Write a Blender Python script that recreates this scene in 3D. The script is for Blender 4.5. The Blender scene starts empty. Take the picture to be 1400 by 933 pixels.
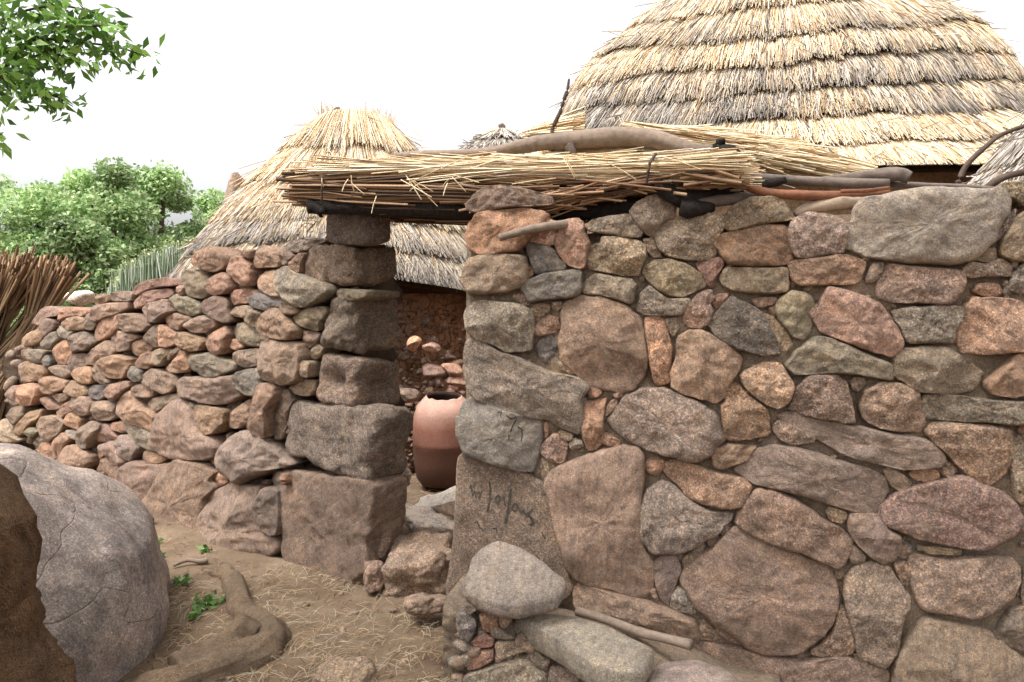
import bpy, bmesh, math, random
import numpy as np
from mathutils import Vector, Matrix, noise
from mathutils.bvhtree import BVHTree
random.seed(7); rng = np.random.default_rng(7)
S = bpy.context.scene
col = S.collection
# ------------------------------------------------ camera, sky, sun, exposure
F = 1135.0; EYE = 1.4; PITCH = math.atan(56.5 / F)
cam = bpy.data.objects.new('camera', bpy.data.cameras.new('camera')); col.objects.link(cam)
cam.location = (0, 0, EYE); cam.rotation_euler = (math.pi / 2 - PITCH, 0, 0)
cam.data.sensor_width = 36; cam.data.lens = 36 * F / 1400; cam.data.clip_end = 500; cam.data.clip_start = 0.05
S.camera = cam
w = bpy.data.worlds.new('World'); S.world = w; w.use_nodes = True
nt = w.node_tree; bg = nt.nodes['Background']
sky = nt.nodes.new('ShaderNodeTexSky'); sky.sky_type = 'NISHITA'; sky.sun_disc = False
SUN_EL, SUN_AZ = math.radians(62), math.radians(235)
sky.sun_elevation = SUN_EL; sky.sun_rotation = SUN_AZ
sky.air_density = 1.0; sky.dust_density = 6.0; sky.ozone_density = 1.0
hs = nt.nodes.new('ShaderNodeHueSaturation'); hs.inputs['Saturation'].default_value = 0.12   # thin even cloud takes the blue out
hs.inputs['Value'].default_value = 1.0
nt.links.new(sky.outputs[0], hs.inputs['Color']); nt.links.new(hs.outputs[0], bg.inputs[0])
bg.inputs[1].default_value = 0.15
sun = bpy.data.objects.new('sun', bpy.data.lights.new('sun', 'SUN')); col.objects.link(sun)
sun.data.energy = 0.9; sun.data.angle = math.radians(18); sun.data.color = (1, 0.97, 0.92)
sd = Vector((math.sin(SUN_AZ) * math.cos(SUN_EL), math.cos(SUN_AZ) * math.cos(SUN_EL), math.sin(SUN_EL)))
sun.rotation_euler = sd.to_track_quat('Z', 'Y').to_euler()
S.view_settings.view_transform = 'Standard'; S.view_settings.look = 'None'
S.view_settings.gamma = 1; S.view_settings.use_curve_mapping = False
S.view_settings.exposure = 1.45
# ------------------------------------------------ helpers
def ray(px, py):
    u = (466.5 - py) / F; r = (px - 700) / F
    return Vector((r, math.cos(PITCH) + u * math.sin(PITCH), -math.sin(PITCH) + u * math.cos(PITCH)))
def at(px, py, Y):                       # the point seen at a pixel, standing Y metres in front
    d = ray(px, py); t = Y / d.y
    return Vector((d.x * t, Y, EYE + d.z * t))
def lin(c):
    out = []
    for v in c:
        v /= 255.0
        out.append(v / 12.92 if v <= .04045 else ((v + .055) / 1.055) ** 2.4)
    return out
def nz(p, s=1.0): return noise.noise(Vector(p) * s)
def fbm(p, s, o=4): return noise.fractal(Vector(p) * s, 1.0, 2.0, o)
def meta(o, label=None, cat=None, group=None, kind=None):
    if label: o['label'] = label
    if cat: o['category'] = cat
    if group: o['group'] = group
    if kind: o['kind'] = kind
    return o
def empty(name, loc, label, cat, group=None):
    o = bpy.data.objects.new(name, None); col.objects.link(o); o.location = loc
    o.empty_display_size = .1
    return meta(o, label, cat, group)
def world(o):
    m = Matrix.Translation(Vector(o.location)) @ o.rotation_euler.to_matrix().to_4x4()
    return world(o.parent) @ o.matrix_parent_inverse @ m if o.parent else m
def link(name, me, mat, parent=None):
    o = bpy.data.objects.new(name, me); col.objects.link(o)
    if mat: me.materials.append(mat)
    if parent:
        o.parent = parent
        o.matrix_parent_inverse = world(parent).inverted()
    return o
def mesh_np(name, V, Q, cols=None, smooth=True):
    """V (n,3); Q list/array of faces (quads or tris arrays)"""
    me = bpy.data.meshes.new(name)
    if isinstance(Q, np.ndarray):
        n, k = Q.shape
        me.vertices.add(len(V)); me.vertices.foreach_set('co', np.asarray(V, np.float32).ravel())
        me.loops.add(n * k); me.loops.foreach_set('vertex_index', Q.astype(np.int32).ravel())
        me.polygons.add(n); me.polygons.foreach_set('loop_start', np.arange(0, n * k, k, dtype=np.int32))
        me.update(calc_edges=True); me.validate()
    else:
        me.from_pydata([tuple(v) for v in V], [], Q)
    if cols is not None:
        a = me.color_attributes.new('col', 'FLOAT_COLOR', 'POINT')
        c = np.ones((len(V), 4), np.float32); c[:, :3] = cols
        c[:, 3] = .25 + .75 * ((np.asarray(cols)[:, 0] * 977.0) % 1.0)        # grain strength, another for every stone colour
        a.data.foreach_set('color', c.ravel())
    if smooth: me.polygons.foreach_set('use_smooth', [True] * len(me.polygons))
    return me
# ------------------------------------------------ materials
def N(nt, t, **k):
    n = nt.nodes.new(t)
    for a, v in k.items(): setattr(n, a, v)
    return n
def newmat(name):
    m = bpy.data.materials.new(name); m.use_nodes = True
    return m, m.node_tree, m.node_tree.nodes['Principled BSDF']
def noisen(nt, co, scale, detail=6, rough=.6):
    n = N(nt, 'ShaderNodeTexNoise'); n.inputs['Scale'].default_value = scale
    n.inputs['Detail'].default_value = detail; n.inputs['Roughness'].default_value = rough
    nt.links.new(co, n.inputs['Vector']); return n
def ramp(nt, fac, stops):
    r = N(nt, 'ShaderNodeValToRGB'); nt.links.new(fac, r.inputs[0])
    e = r.color_ramp.elements
    while len(e) < len(stops): e.new(.5)
    for i, (p, c) in enumerate(stops):
        e[i].position = p; e[i].color = (*c, 1) if len(c) == 3 else c
    return r
def mix(nt, a, b, fac, mode='MIX'):
    m = N(nt, 'ShaderNodeMix', data_type='RGBA', blend_type=mode)
    for s, v in ((m.inputs[0], fac), (m.inputs[6], a), (m.inputs[7], b)):
        if hasattr(v, 'is_output'): nt.links.new(v, s)
        else: s.default_value = v if isinstance(v, (int, float)) else (*v, 1)
    return m.outputs[2]
def stone_mat(name, speck=.6, dust=.4, bump=1.0, base=None, lichen=.0):
    m, t, b = newmat(name)
    g = N(t, 'ShaderNodeNewGeometry'); oi = N(t, 'ShaderNodeObjectInfo')
    co = g.outputs['Position']
    if base is None:
        at_ = N(t, 'ShaderNodeAttribute', attribute_name='col'); c = at_.outputs['Color']
    else:
        r = N(t, 'ShaderNodeRGB'); r.outputs[0].default_value = (*base, 1); c = r.outputs[0]
    big = noisen(t, co, 7, 5, .6); mid = noisen(t, co, 38, 5, .7); fine = noisen(t, co, 200, 2, .8)
    vo = N(t, 'ShaderNodeTexVoronoi'); vo.inputs['Scale'].default_value = 150; t.links.new(co, vo.inputs['Vector'])
    c1 = mix(t, c, ramp(t, big.outputs[0], [(.3, (.62, .60, .58)), (.5, (.95, .95, .95)), (.7, (1.25, 1.18, 1.08))]).outputs[0], .85, 'MULTIPLY')
    c2 = mix(t, c1, ramp(t, mid.outputs[0], [(.3, (.6, .62, .64)), (.5, (1, 1, 1)), (.68, (1.35, 1.28, 1.2))]).outputs[0], .75, 'MULTIPLY')
    sp = ramp(t, vo.outputs['Color'], [(.0, (.22, .23, .25)), (.35, (.8, .8, .8)), (.6, (1.05, 1.0, .97)), (.85, (2.0, 1.9, 1.8))])
    if base is None:
        gm = N(t, 'ShaderNodeMath', operation='MULTIPLY'); t.links.new(at_.outputs['Alpha'], gm.inputs[0]); gm.inputs[1].default_value = speck * 1.25; sk = gm.outputs[0]
        # layered, foliated rock: bands lie at another angle in every stone
        rm = N(t, 'ShaderNodeMath', operation='MULTIPLY'); t.links.new(oi.outputs['Random'], rm.inputs[0]); rm.inputs[1].default_value = 40
        vr = N(t, 'ShaderNodeVectorRotate', rotation_type='AXIS_ANGLE'); vr.inputs['Axis'].default_value = (.25, .95, .2); t.links.new(rm.outputs[0], vr.inputs['Angle']); t.links.new(co, vr.inputs['Vector'])
        mp = N(t, 'ShaderNodeMapping'); mp.inputs['Scale'].default_value = (5, 12, 60); t.links.new(vr.outputs[0], mp.inputs[0])
        st = noisen(t, mp.outputs[0], 1.0, 5, .65)
        c2 = mix(t, c2, ramp(t, st.outputs[0], [(.32, (.62, .63, .66)), (.5, (1, 1, 1)), (.66, (1.3, 1.22, 1.12))]).outputs[0], .6, 'MULTIPLY')
    else: sk = speck
    c3 = mix(t, c2, sp.outputs[0], sk, 'MULTIPLY')
    c4 = mix(t, c3, ramp(t, fine.outputs[0], [(.32, (.4, .4, .4)), (.5, (1, 1, 1)), (.68, (1.7, 1.7, 1.7))]).outputs[0], .6, 'MULTIPLY')
    # dried mud and dust lie in patches
    dn = noisen(t, co, 5.5, 7, .65)
    df = ramp(t, dn.outputs[0], [(.50, (0, 0, 0)), (.68, (1, 1, 1))])
    mm = N(t, 'ShaderNodeMath', operation='MULTIPLY'); t.links.new(df.outputs[0], mm.inputs[0]); mm.inputs[1].default_value = dust
    c5 = mix(t, c4, tuple(.9 * v for v in lin((148, 129, 108))), mm.outputs[0])
    if lichen:
        ln = noisen(t, co, 22, 6, .7)
        lf = ramp(t, ln.outputs[0], [(.62, (0, 0, 0)), (.7, (lichen,) * 3)])
        c5 = mix(t, c5, tuple(lin((70, 68, 66))), lf.outputs[0])
    t.links.new(c5, b.inputs['Base Color'])
    b.inputs['Roughness'].default_value = .92; b.inputs['Specular IOR Level'].default_value = .2
    b1 = N(t, 'ShaderNodeBump'); b1.inputs['Strength'].default_value = bump; b1.inputs['Distance'].default_value = .02
    b2 = N(t, 'ShaderNodeBump'); b2.inputs['Strength'].default_value = bump * .8; b2.inputs['Distance'].default_value = .006
    rg = noisen(t, co, 30, 10, .8)
    t.links.new(rg.outputs[0], b1.inputs['Height']); t.links.new(fine.outputs[0], b2.inputs['Height'])
    t.links.new(b1.outputs[0], b2.inputs['Normal']); t.links.new(b2.outputs[0], b.inputs['Normal'])
    return m
M = {}
M['stone'] = stone_mat('granite_stone')
M['stone_dry'] = stone_mat('dry_wall_stone', speck=.35, dust=.25)
M['pillar'] = stone_mat('pillar_stone', speck=.6, dust=.15, bump=1.2)
M['boulder'] = stone_mat('grey_boulder', speck=.45, dust=.2, bump=.5, base=[.88 * v for v in lin((161, 149, 142))], lichen=.75)
M['mortar'] = stone_mat('mud_mortar', speck=.12, dust=.3, bump=1.0, base=[1.0 * v for v in lin((146, 129, 111))])
M['rubble'] = stone_mat('rubble_core', speck=.2, dust=.2, bump=1.0, base=[.7 * v for v in lin((96, 80, 66))])
def boulder_cracks():
    t = M['boulder'].node_tree; b = t.nodes['Principled BSDF']; g = N(t, 'ShaderNodeNewGeometry')
    mp = N(t, 'ShaderNodeMapping'); mp.inputs['Rotation'].default_value = (.3, .75, .4); mp.inputs['Scale'].default_value = (.35, .5, 1.9); t.links.new(g.outputs['Position'], mp.inputs[0])
    n = noisen(t, mp.outputs[0], 2.1, 2, .5); cr = ramp(t, n.outputs[0], [(.493, (1, 1, 1)), (.5, (.45, .42, .4)), (.507, (1, 1, 1))])
    s2 = noisen(t, g.outputs['Position'], 2.2, 6, .7); st = ramp(t, s2.outputs[0], [(.38, (.55, .54, .56)), (.52, (1, 1, 1)), (.66, (1.3, 1.22, 1.16))])
    c = mix(t, b.inputs['Base Color'].links[0].from_socket, cr.outputs[0], .22, 'MULTIPLY'); c = mix(t, c, st.outputs[0], .9, 'MULTIPLY'); t.links.new(c, b.inputs['Base Color'])
    bb = N(t, 'ShaderNodeBump'); bb.inputs['Distance'].default_value = .006; src = b.inputs['Normal'].links[0].from_socket
    t.links.new(cr.outputs[0], bb.inputs['Height']); t.links.new(src, bb.inputs['Normal']); t.links.new(bb.outputs[0], b.inputs['Normal'])
boulder_cracks()
def mud_mat():
    m = stone_mat('red_mud', speck=.15, dust=.3, bump=1.0, base=[1.25 * v for v in lin((148, 116, 95))])
    t = m.node_tree; b = t.nodes['Principled BSDF']
    g = N(t, 'ShaderNodeNewGeometry'); vo = N(t, 'ShaderNodeTexVoronoi', feature='DISTANCE_TO_EDGE'); vo.inputs['Scale'].default_value = 14
    wn = noisen(t, g.outputs['Position'], 9, 4, .6)
    ad = N(t, 'ShaderNodeMixRGB', blend_type='LINEAR_LIGHT'); ad.inputs[0].default_value = .08
    t.links.new(g.outputs['Position'], ad.inputs[1]); t.links.new(wn.outputs['Color'], ad.inputs[2]); t.links.new(ad.outputs[0], vo.inputs['Vector'])
    cr = ramp(t, vo.outputs['Distance'], [(.0, (0, 0, 0)), (.06, (1, 1, 1))])
    src = b.inputs['Base Color'].links[0].from_socket
    t.links.new(mix(t, src, cr.outputs[0], .5, 'MULTIPLY'), b.inputs['Base Color'])
    bb = N(t, 'ShaderNodeBump'); bb.inputs['Strength'].default_value = 1; bb.inputs['Distance'].default_value = .03
    nsrc = b.inputs['Normal'].links[0].from_socket
    t.links.new(cr.outputs[0], bb.inputs['Height']); t.links.new(nsrc, bb.inputs['Normal']); t.links.new(bb.outputs[0], b.inputs['Normal'])
    return m
M['mud'] = mud_mat()
M['tan_mud'] = stone_mat('tan_mud', speck=.1, dust=.3, bump=1.0, base=[1.1 * v for v in lin((186, 154, 124))])
def straw_mat():
    m, t, b = newmat('straw'); c = N(t, 'ShaderNodeAttribute', attribute_name='col').outputs['Color']
    g = N(t, 'ShaderNodeNewGeometry'); n = noisen(t, g.outputs['Position'], 60, 4, .7)
    o = mix(t, c, ramp(t, n.outputs[0], [(.3, (.75, .73, .7)), (.7, (1.2, 1.18, 1.15))]).outputs[0], .5, 'MULTIPLY')
    t.links.new(o, b.inputs['Base Color']); b.inputs['Roughness'].default_value = .65
    b.inputs['Specular IOR Level'].default_value = .3
    return m
M['straw'] = straw_mat()
def plain(name, rgb, rough=.9, nscale=40, amt=.6, bump=.4, stretch=None, bd=.01):
    m, t, b = newmat(name); tc = N(t, 'ShaderNodeTexCoord'); g = tc.outputs['Object']
    if stretch:
        mp = N(t, 'ShaderNodeMapping'); mp.inputs['Scale'].default_value = stretch; t.links.new(g, mp.inputs[0]); g = mp.outputs[0]
    n = noisen(t, g, nscale, 7, .7); n2 = noisen(t, g, nscale * .15, 4, .6)
    c = mix(t, rgb, ramp(t, n.outputs[0], [(.3, (.45, .43, .42)), (.5, (.95, .95, .95)), (.7, (1.4, 1.36, 1.3))]).outputs[0], amt, 'MULTIPLY')
    c = mix(t, c, ramp(t, n2.outputs[0], [(.35, (.65, .63, .62)), (.65, (1.2, 1.2, 1.2))]).outputs[0], amt, 'MULTIPLY')
    c = mix(t, c, (.62, .62, .62), 1.0, 'MULTIPLY')
    t.links.new(c, b.inputs['Base Color']); b.inputs['Roughness'].default_value = rough
    b.inputs['Specular IOR Level'].default_value = .25
    bb = N(t, 'ShaderNodeBump'); bb.inputs['Strength'].default_value = bump; bb.inputs['Distance'].default_value = bd
    t.links.new(n.outputs[0], bb.inputs['Height']); t.links.new(bb.outputs[0], b.inputs['Normal'])
    return m
M['wood'] = plain('weathered_wood', lin((165, 145, 128)), .8, 30, .6, .5, (1, 1, 1))
M['greywood'] = plain('grey_wood', lin((140, 125, 114)), .85, 30, .6, .5)
M['char'] = plain('charred_wood', lin((66, 58, 54)), .95, 45, .9, 1.0, bd=.03)
M['redwood'] = plain('red_bark', lin((160, 108, 80)), .75, 40, .6, .5)
M['palewood'] = plain('split_wood', lin((215, 190, 165)), .75, 50, .4, .4)
M['twig'] = plain('dark_twig', lin((105, 88, 78)), .85, 60, .5, .5)
M['bark'] = stone_mat('orange_bark', speck=.1, dust=.0, bump=2.0, base=[.8 * v for v in lin((146, 116, 90))], lichen=.85)
M['root'] = stone_mat('dusty_root', speck=.1, dust=.6, bump=1.6, base=[1.0 * v for v in lin((140, 120, 100))])
M['pot_in'] = plain('pot_inside', lin((70, 50, 42)), .95, 30, .4, .3)
def leaf_mat(name, tr=.35):
    m, t, b = newmat(name); c = N(t, 'ShaderNodeAttribute', attribute_name='col').outputs['Color']
    b.inputs['Roughness'].default_value = .5; b.inputs['Specular IOR Level'].default_value = .35
    t.links.new(c, b.inputs['Base Color'])
    tl = N(t, 'ShaderNodeBsdfTranslucent'); t.links.new(c, tl.inputs['Color'])
    ms = N(t, 'ShaderNodeMixShader'); ms.inputs[0].default_value = tr
    out = t.nodes['Material Output']
    t.links.new(b.outputs[0], ms.inputs[1]); t.links.new(tl.outputs[0], ms.inputs[2]); t.links.new(ms.outputs[0], out.inputs[0])
    return m
M['leaf'] = leaf_mat('leaf'); M['stem'] = leaf_mat('stem', .1)
# ------------------------------------------------ shape builders
COL = dict(p=(160, 126, 108), o=(186, 136, 102), b=(134, 108, 88), g=(140, 127, 113), d=(88, 86, 84), t=(170, 144, 116),
           r=(156, 106, 90), l=(172, 162, 152), v=(140, 116, 107), y=(132, 122, 92), k=(188, 138, 112), c=(110, 92, 78),
           s=(112, 112, 108), w=(255, 240, 224), h=(120, 104, 90))
STONE_K = 1.24
def stone_color(code, seed):
    a = np.array([lin(COL[ch]) for ch in code]).mean(0)
    a = (a * .56 + np.array(lin((150, 137, 126))) * .44) * STONE_K
    r = random.Random(seed); k = r.uniform(.88, 1.12)
    return a * k * np.array([r.uniform(.97, 1.03), 1, r.uniform(.96, 1.04)])
def resample(P, n, it=2, cut=.14):
    P = [Vector((*p, 0)) for p in P]
    for _ in range(it):
        q = []
        for i in range(len(P)):
            a, b = P[i], P[(i + 1) % len(P)]
            q += [a.lerp(b, cut), a.lerp(b, 1 - cut)]
        P = q
    L = [0]
    for i in range(len(P)): L.append(L[-1] + (P[(i + 1) % len(P)] - P[i]).length)
    out = []; j = 0
    for k in range(n):
        s = L[-1] * k / n
        while L[j + 1] < s: j += 1
        f = (s - L[j]) / max(1e-9, L[j + 1] - L[j])
        out.append(P[j].lerp(P[(j + 1) % len(P)], f))
    return out
def parea(P):
    return abs(sum(P[i][0] * P[(i + 1) % len(P)][1] - P[(i + 1) % len(P)][0] * P[i][1] for i in range(len(P)))) / 2
def centroid(P):
    a = cx = cy = 0
    for i in range(len(P)):
        p, q = P[i], P[(i + 1) % len(P)]; c = p[0] * q[1] - q[0] * p[1]
        a += c; cx += (p[0] + q[0]) * c; cy += (p[1] + q[1]) * c
    return cx / (3 * a), cy / (3 * a)
class Face:
    """a standing wall face over a ground polyline, leaning back by `lean` (metres per metre of height)"""
    def __init__(s, pts, lean=0):
        s.p = [Vector((x, y)) for x, y in pts]; s.lean = lean
        s.n = []
        for a, b in zip(s.p, s.p[1:]):
            d = (b - a).normalized(); n = Vector((d.y, -d.x))
            if n.dot(-a) < 0: n = -n
            s.n.append(Vector((n.x, n.y, lean)).normalized())
    def hit(s, px, py):
        r = ray(px, py); best = None
        for i, (a, b) in enumerate(zip(s.p, s.p[1:])):
            n = s.n[i]; o = Vector((a.x, a.y, 0)); t = n.dot(o - Vector((0, 0, EYE))) / n.dot(r)
            P = Vector((0, 0, EYE)) + r * t
            d = (b - a); f = (Vector((P.x, P.y)) - a).dot(d) / d.length_squared
            e = 0 if 0 <= f <= 1 else (-f if f < 0 else f - 1)
            if (i == 0 and f < 0) or (i == len(s.n) - 1 and f > 1): e *= .01
            if best is None or e < best[0]: best = (e, P, n)
        return best[1], best[2]
RINGS = [1, .98, .95, .91, .86, .8, .73, .66, .58, .5, .41, .32, .22, .12]
def relief(face, P, code, seed, H=None, back=.2, off=0.0, N_=None, q=None, rough=1.0, ang=1.0, hmax=.085, it=2):
    """a wall stone whose face has outline P; returns V, faces, colour"""
    rr = random.Random(seed)
    c = Vector((*centroid(P), 0)); A = parea(P)
    ws = math.sqrt(A) / F * 3.6 * 1.0
    P0, n0 = face.hit(c.x, c.y); dist = P0.y
    ws = math.sqrt(A) / F * dist
    n = N_ or int(max(30, min(120, 24 + math.sqrt(A) * .9)))
    B = resample(P, n, it)
    if H is None: H = min(hmax, max(.018, ws * .30)) * rr.uniform(.8, 1.2)
    q = q or rr.uniform(6, 16)
    ext = max((p - c).length for p in B)
    planes = []
    for _ in range(rr.randint(4, 6)):
        a = rr.uniform(0, 6.283); m = rr.uniform(.35, 1.5) * ang
        planes.append((rr.uniform(.9, 1.0) + m * rr.uniform(-.02, .55), m * math.cos(a), m * math.sin(a)))
    so = Vector((rr.uniform(-50, 50), rr.uniform(-50, 50), rr.uniform(-50, 50)))
    V = []; Fc = []
    def put(p, h):
        w, nn = face.hit(p.x, p.y)
        V.append(w + nn * (h + off))
    bj = [1 + .045 * rough * noise.noise(so + Vector((math.cos(6.283 * i / n), math.sin(6.283 * i / n), 0)) * 4) +
          .02 * rough * noise.noise(so + Vector((math.cos(6.283 * i / n), math.sin(6.283 * i / n), 3)) * 11) for i in range(n)]
    backr = [(-back, .72), (-back * .55, .93), (-H * .35, .995)]
    for h, s in backr:
        for i, b in enumerate(B): put(c + (b - c) * s * bj[i], h)
    rings = RINGS if A > 700 else RINGS[::2]
    for t in rings + [0]:
        for i, b in enumerate(B if t else [B[0]]):
            p = c + (b - c) * t * (bj[i] if t else 0)
            x, y = (p.x - c.x) / ext, (p.y - c.y) / ext
            h = H * (1 - t ** q) ** .5 if t < 1 else 0
            pl = min(H * (k + gx * x + gy * y) for k, gx, gy in planes)
            k = .18 * H                                    # soft minimum: worn ridges
            d = (h - pl) / k
            hm = min(h, pl) - (k * math.log(1 + math.exp(-abs(d))) * .6 if t < .95 else 0)
            hm = max(hm, .0 if t == 1 else h * .25)
            wv = Vector((p.x, -p.y, 0)) / F * dist
            e = min(1, (1 - t) * 5)
            nv = noise.fractal((wv + so) * (3.0 / max(ws, .05)), 1, 2, 3) * .2 * H + noise.fractal((wv + so) * 26, .8, 2.1, 5) * .007 * rough
            put(p, hm + nv * e)
    m = len(backr) + len(rings)
    for r in range(m - 1):
        for i in range(n):
            j = (i + 1) % n
            Fc.append((r * n + i, r * n + j, (r + 1) * n + j, (r + 1) * n + i))
    last = (m - 1) * n; ci = m * n
    for i in range(n): Fc.append((last + i, last + (i + 1) % n, ci))
    Fc.append(tuple(range(n - 1, -1, -1)))
    return V, Fc
def fix(me):
    bm = bmesh.new(); bm.from_mesh(me); bmesh.ops.recalc_face_normals(bm, faces=bm.faces); bm.to_mesh(me); bm.free()
def ico(sub):
    bm = bmesh.new(); bmesh.ops.create_icosphere(bm, subdivisions=sub, radius=1)
    V = np.array([v.co[:] for v in bm.verts]); Q = np.array([[v.index for v in f.verts] for f in bm.faces]); bm.free()
    return V, Q
ICO = {k: ico(k) for k in (1, 2, 3, 4, 5, 6)}
def rock_np(size, seed, sub=4, planes=12, sharp=14, bumpy=.03, hmin=.72, cap=1.25):
    r = np.random.default_rng(seed); V, Q = ICO[sub]
    n = r.normal(size=(planes, 3)); n /= np.linalg.norm(n, axis=1)[:, None]
    h = r.uniform(hmin, 1.0, planes)
    d = V @ n.T; inv = np.clip(d / h, 1e-3, None)
    rad = 1 / (np.sum(inv ** sharp, axis=1)) ** (1 / sharp)
    rad = np.minimum(rad, cap)
    P = V * rad[:, None]
    so = Vector(r.uniform(-50, 50, 3))
    dn = np.array([noise.fractal(Vector(v) * 1.7 + so, 1, 2, 5) for v in V])
    P = P * (1 + bumpy * 2.0 * dn[:, None])
    return P * np.array(size), Q
def rot_np(P, e):
    return P @ np.array(Matrix.Rotation(e[2], 3, 'Z') @ Matrix.Rotation(e[1], 3, 'Y') @ Matrix.Rotation(e[0], 3, 'X')).T
def rock(name, loc, size, seed, code, mat='stone', e=(0, 0, 0), sub=4, parent=None, label=None, cat=None, group=None, **k):
    P, Q = rock_np(size, seed, sub, **k); P = rot_np(P, e)
    me = mesh_np(name, P, Q, np.tile(stone_color(code, seed), (len(P), 1)))
    o = link(name, me, M[mat], parent)
    o.location = loc
    if label: meta(o, label, cat, group)
    return o
def tube(path, radii, n=12, wob=.12, seed=0, caps=True, sub=4, wfreq=3):
    """smooth bumpy tube through the points"""
    pts = [Vector(p) for p in path]; so = Vector((seed * 3.1, seed, -seed))
    C = []; R = []
    for i in range(len(pts) - 1):
        p0, p1, p2, p3 = pts[max(0, i - 1)], pts[i], pts[i + 1], pts[min(len(pts) - 1, i + 2)]
        for k in range(sub):
            t = k / sub
            C.append(.5 * ((2 * p1) + (p2 - p0) * t + (2 * p0 - 5 * p1 + 4 * p2 - p3) * t * t + (3 * p1 - p0 - 3 * p2 + p3) * t ** 3))
            R.append(radii[i] * (1 - t) + radii[i + 1] * t)
    C.append(pts[-1]); R.append(radii[-1])
    V = []; up = Vector((0, 0, 1))
    for i, c in enumerate(C):
        t = (C[min(i + 1, len(C) - 1)] - C[max(0, i - 1)]).normalized()
        u = up if abs(t.dot(up)) < .95 else Vector((1, 0, 0))
        a = t.cross(u).normalized(); b = a.cross(t).normalized()
        for j in range(n):
            g = 6.28318 * j / n; d = a * math.cos(g) + b * math.sin(g)
            rr = R[i] * (1 + wob * noise.noise(so + c * wfreq / max(.02, R[i]) * .12 + d * 1.3) + wob * .6 * noise.noise(so + d * 2.5 + c * 9) + .07 * noise.noise(so + d * 5 + c * 14))
            V.append(c + d * rr)
    Fc = []
    for i in range(len(C) - 1):
        for j in range(n):
            k = (j + 1) % n; Fc.append((i * n + j, i * n + k, (i + 1) * n + k, (i + 1) * n + j))
    if caps: Fc.append(tuple(range(n))[::-1]); Fc.append(tuple((len(C) - 1) * n + j for j in range(n)))
    return V, Fc
def merge(parts):
    V = []; Fc = []
    for v, f in parts:
        o = len(V); V += list(v); Fc += [tuple(i + o for i in q) for q in f]
    return V, Fc
def tubes_obj(name, specs, mat, parent=None, **k):
    V, Fc = merge([tube(*s) if isinstance(s, tuple) else tube(**s) for s in specs])
    me = bpy.data.meshes.new(name); me.from_pydata([tuple(v) for v in V], [], Fc); fix(me)
    me.polygons.foreach_set('use_smooth', [True] * len(me.polygons))
    return link(name, me, M[mat], parent)
def strands(A, B, C, r, ca, cb=None, taper=.6):
    """n straws A->B->C as three-sided tubes; ca, cb: colour at the start and at the tip"""
    A, B, C = (np.asarray(x, float) for x in (A, B, C)); n = len(A)
    r = np.broadcast_to(r, (n,)); cb = ca if cb is None else cb
    t = C - A; t /= np.linalg.norm(t, axis=1)[:, None] + 1e-9
    ref = rng.normal(size=(n, 3)); u = np.cross(t, ref); u /= np.linalg.norm(u, axis=1)[:, None] + 1e-9
    v = np.cross(t, u)
    V = np.zeros((n, 9, 3)); K = np.zeros((n, 9, 3))
    for s, (c, f, m) in enumerate(((A, 1, 0), (B, .95, .5), (C, taper, 1))):
        for j in range(3):
            g = 2.0944 * j
            V[:, s * 3 + j] = c + (u * math.cos(g) + v * math.sin(g)) * (r * f)[:, None]
            K[:, s * 3 + j] = ca * (1 - m) + cb * m
    q = []
    for s in (0, 1):
        for j in range(3):
            k = (j + 1) % 3; q.append((s * 3 + j, s * 3 + k, s * 3 + 3 + k, s * 3 + 3 + j))
    q = np.array(q)[None] + (np.arange(n) * 9)[:, None, None]
    return V.reshape(-1, 3), q.reshape(-1, 4), K.reshape(-1, 3)
def join_np(L):
    V, Q, K = [], [], []; o = 0
    for v, q, k in L: V.append(v); Q.append(q + o); K.append(k); o += len(v)
    return np.concatenate(V), np.concatenate(Q), np.concatenate(K)
STRAW = np.array([lin(c) for c in ((220, 196, 158), (204, 174, 134), (232, 214, 182), (180, 146, 108), (212, 200, 182))])
GREY = np.array([lin(c) for c in ((160, 150, 140), (120, 112, 104), (185, 176, 166), (92, 82, 74))])
def pick(pal, n, w=None): return pal[rng.choice(len(pal), n, p=w)] * rng.uniform(.8, 1.15, (n, 1))
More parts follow.
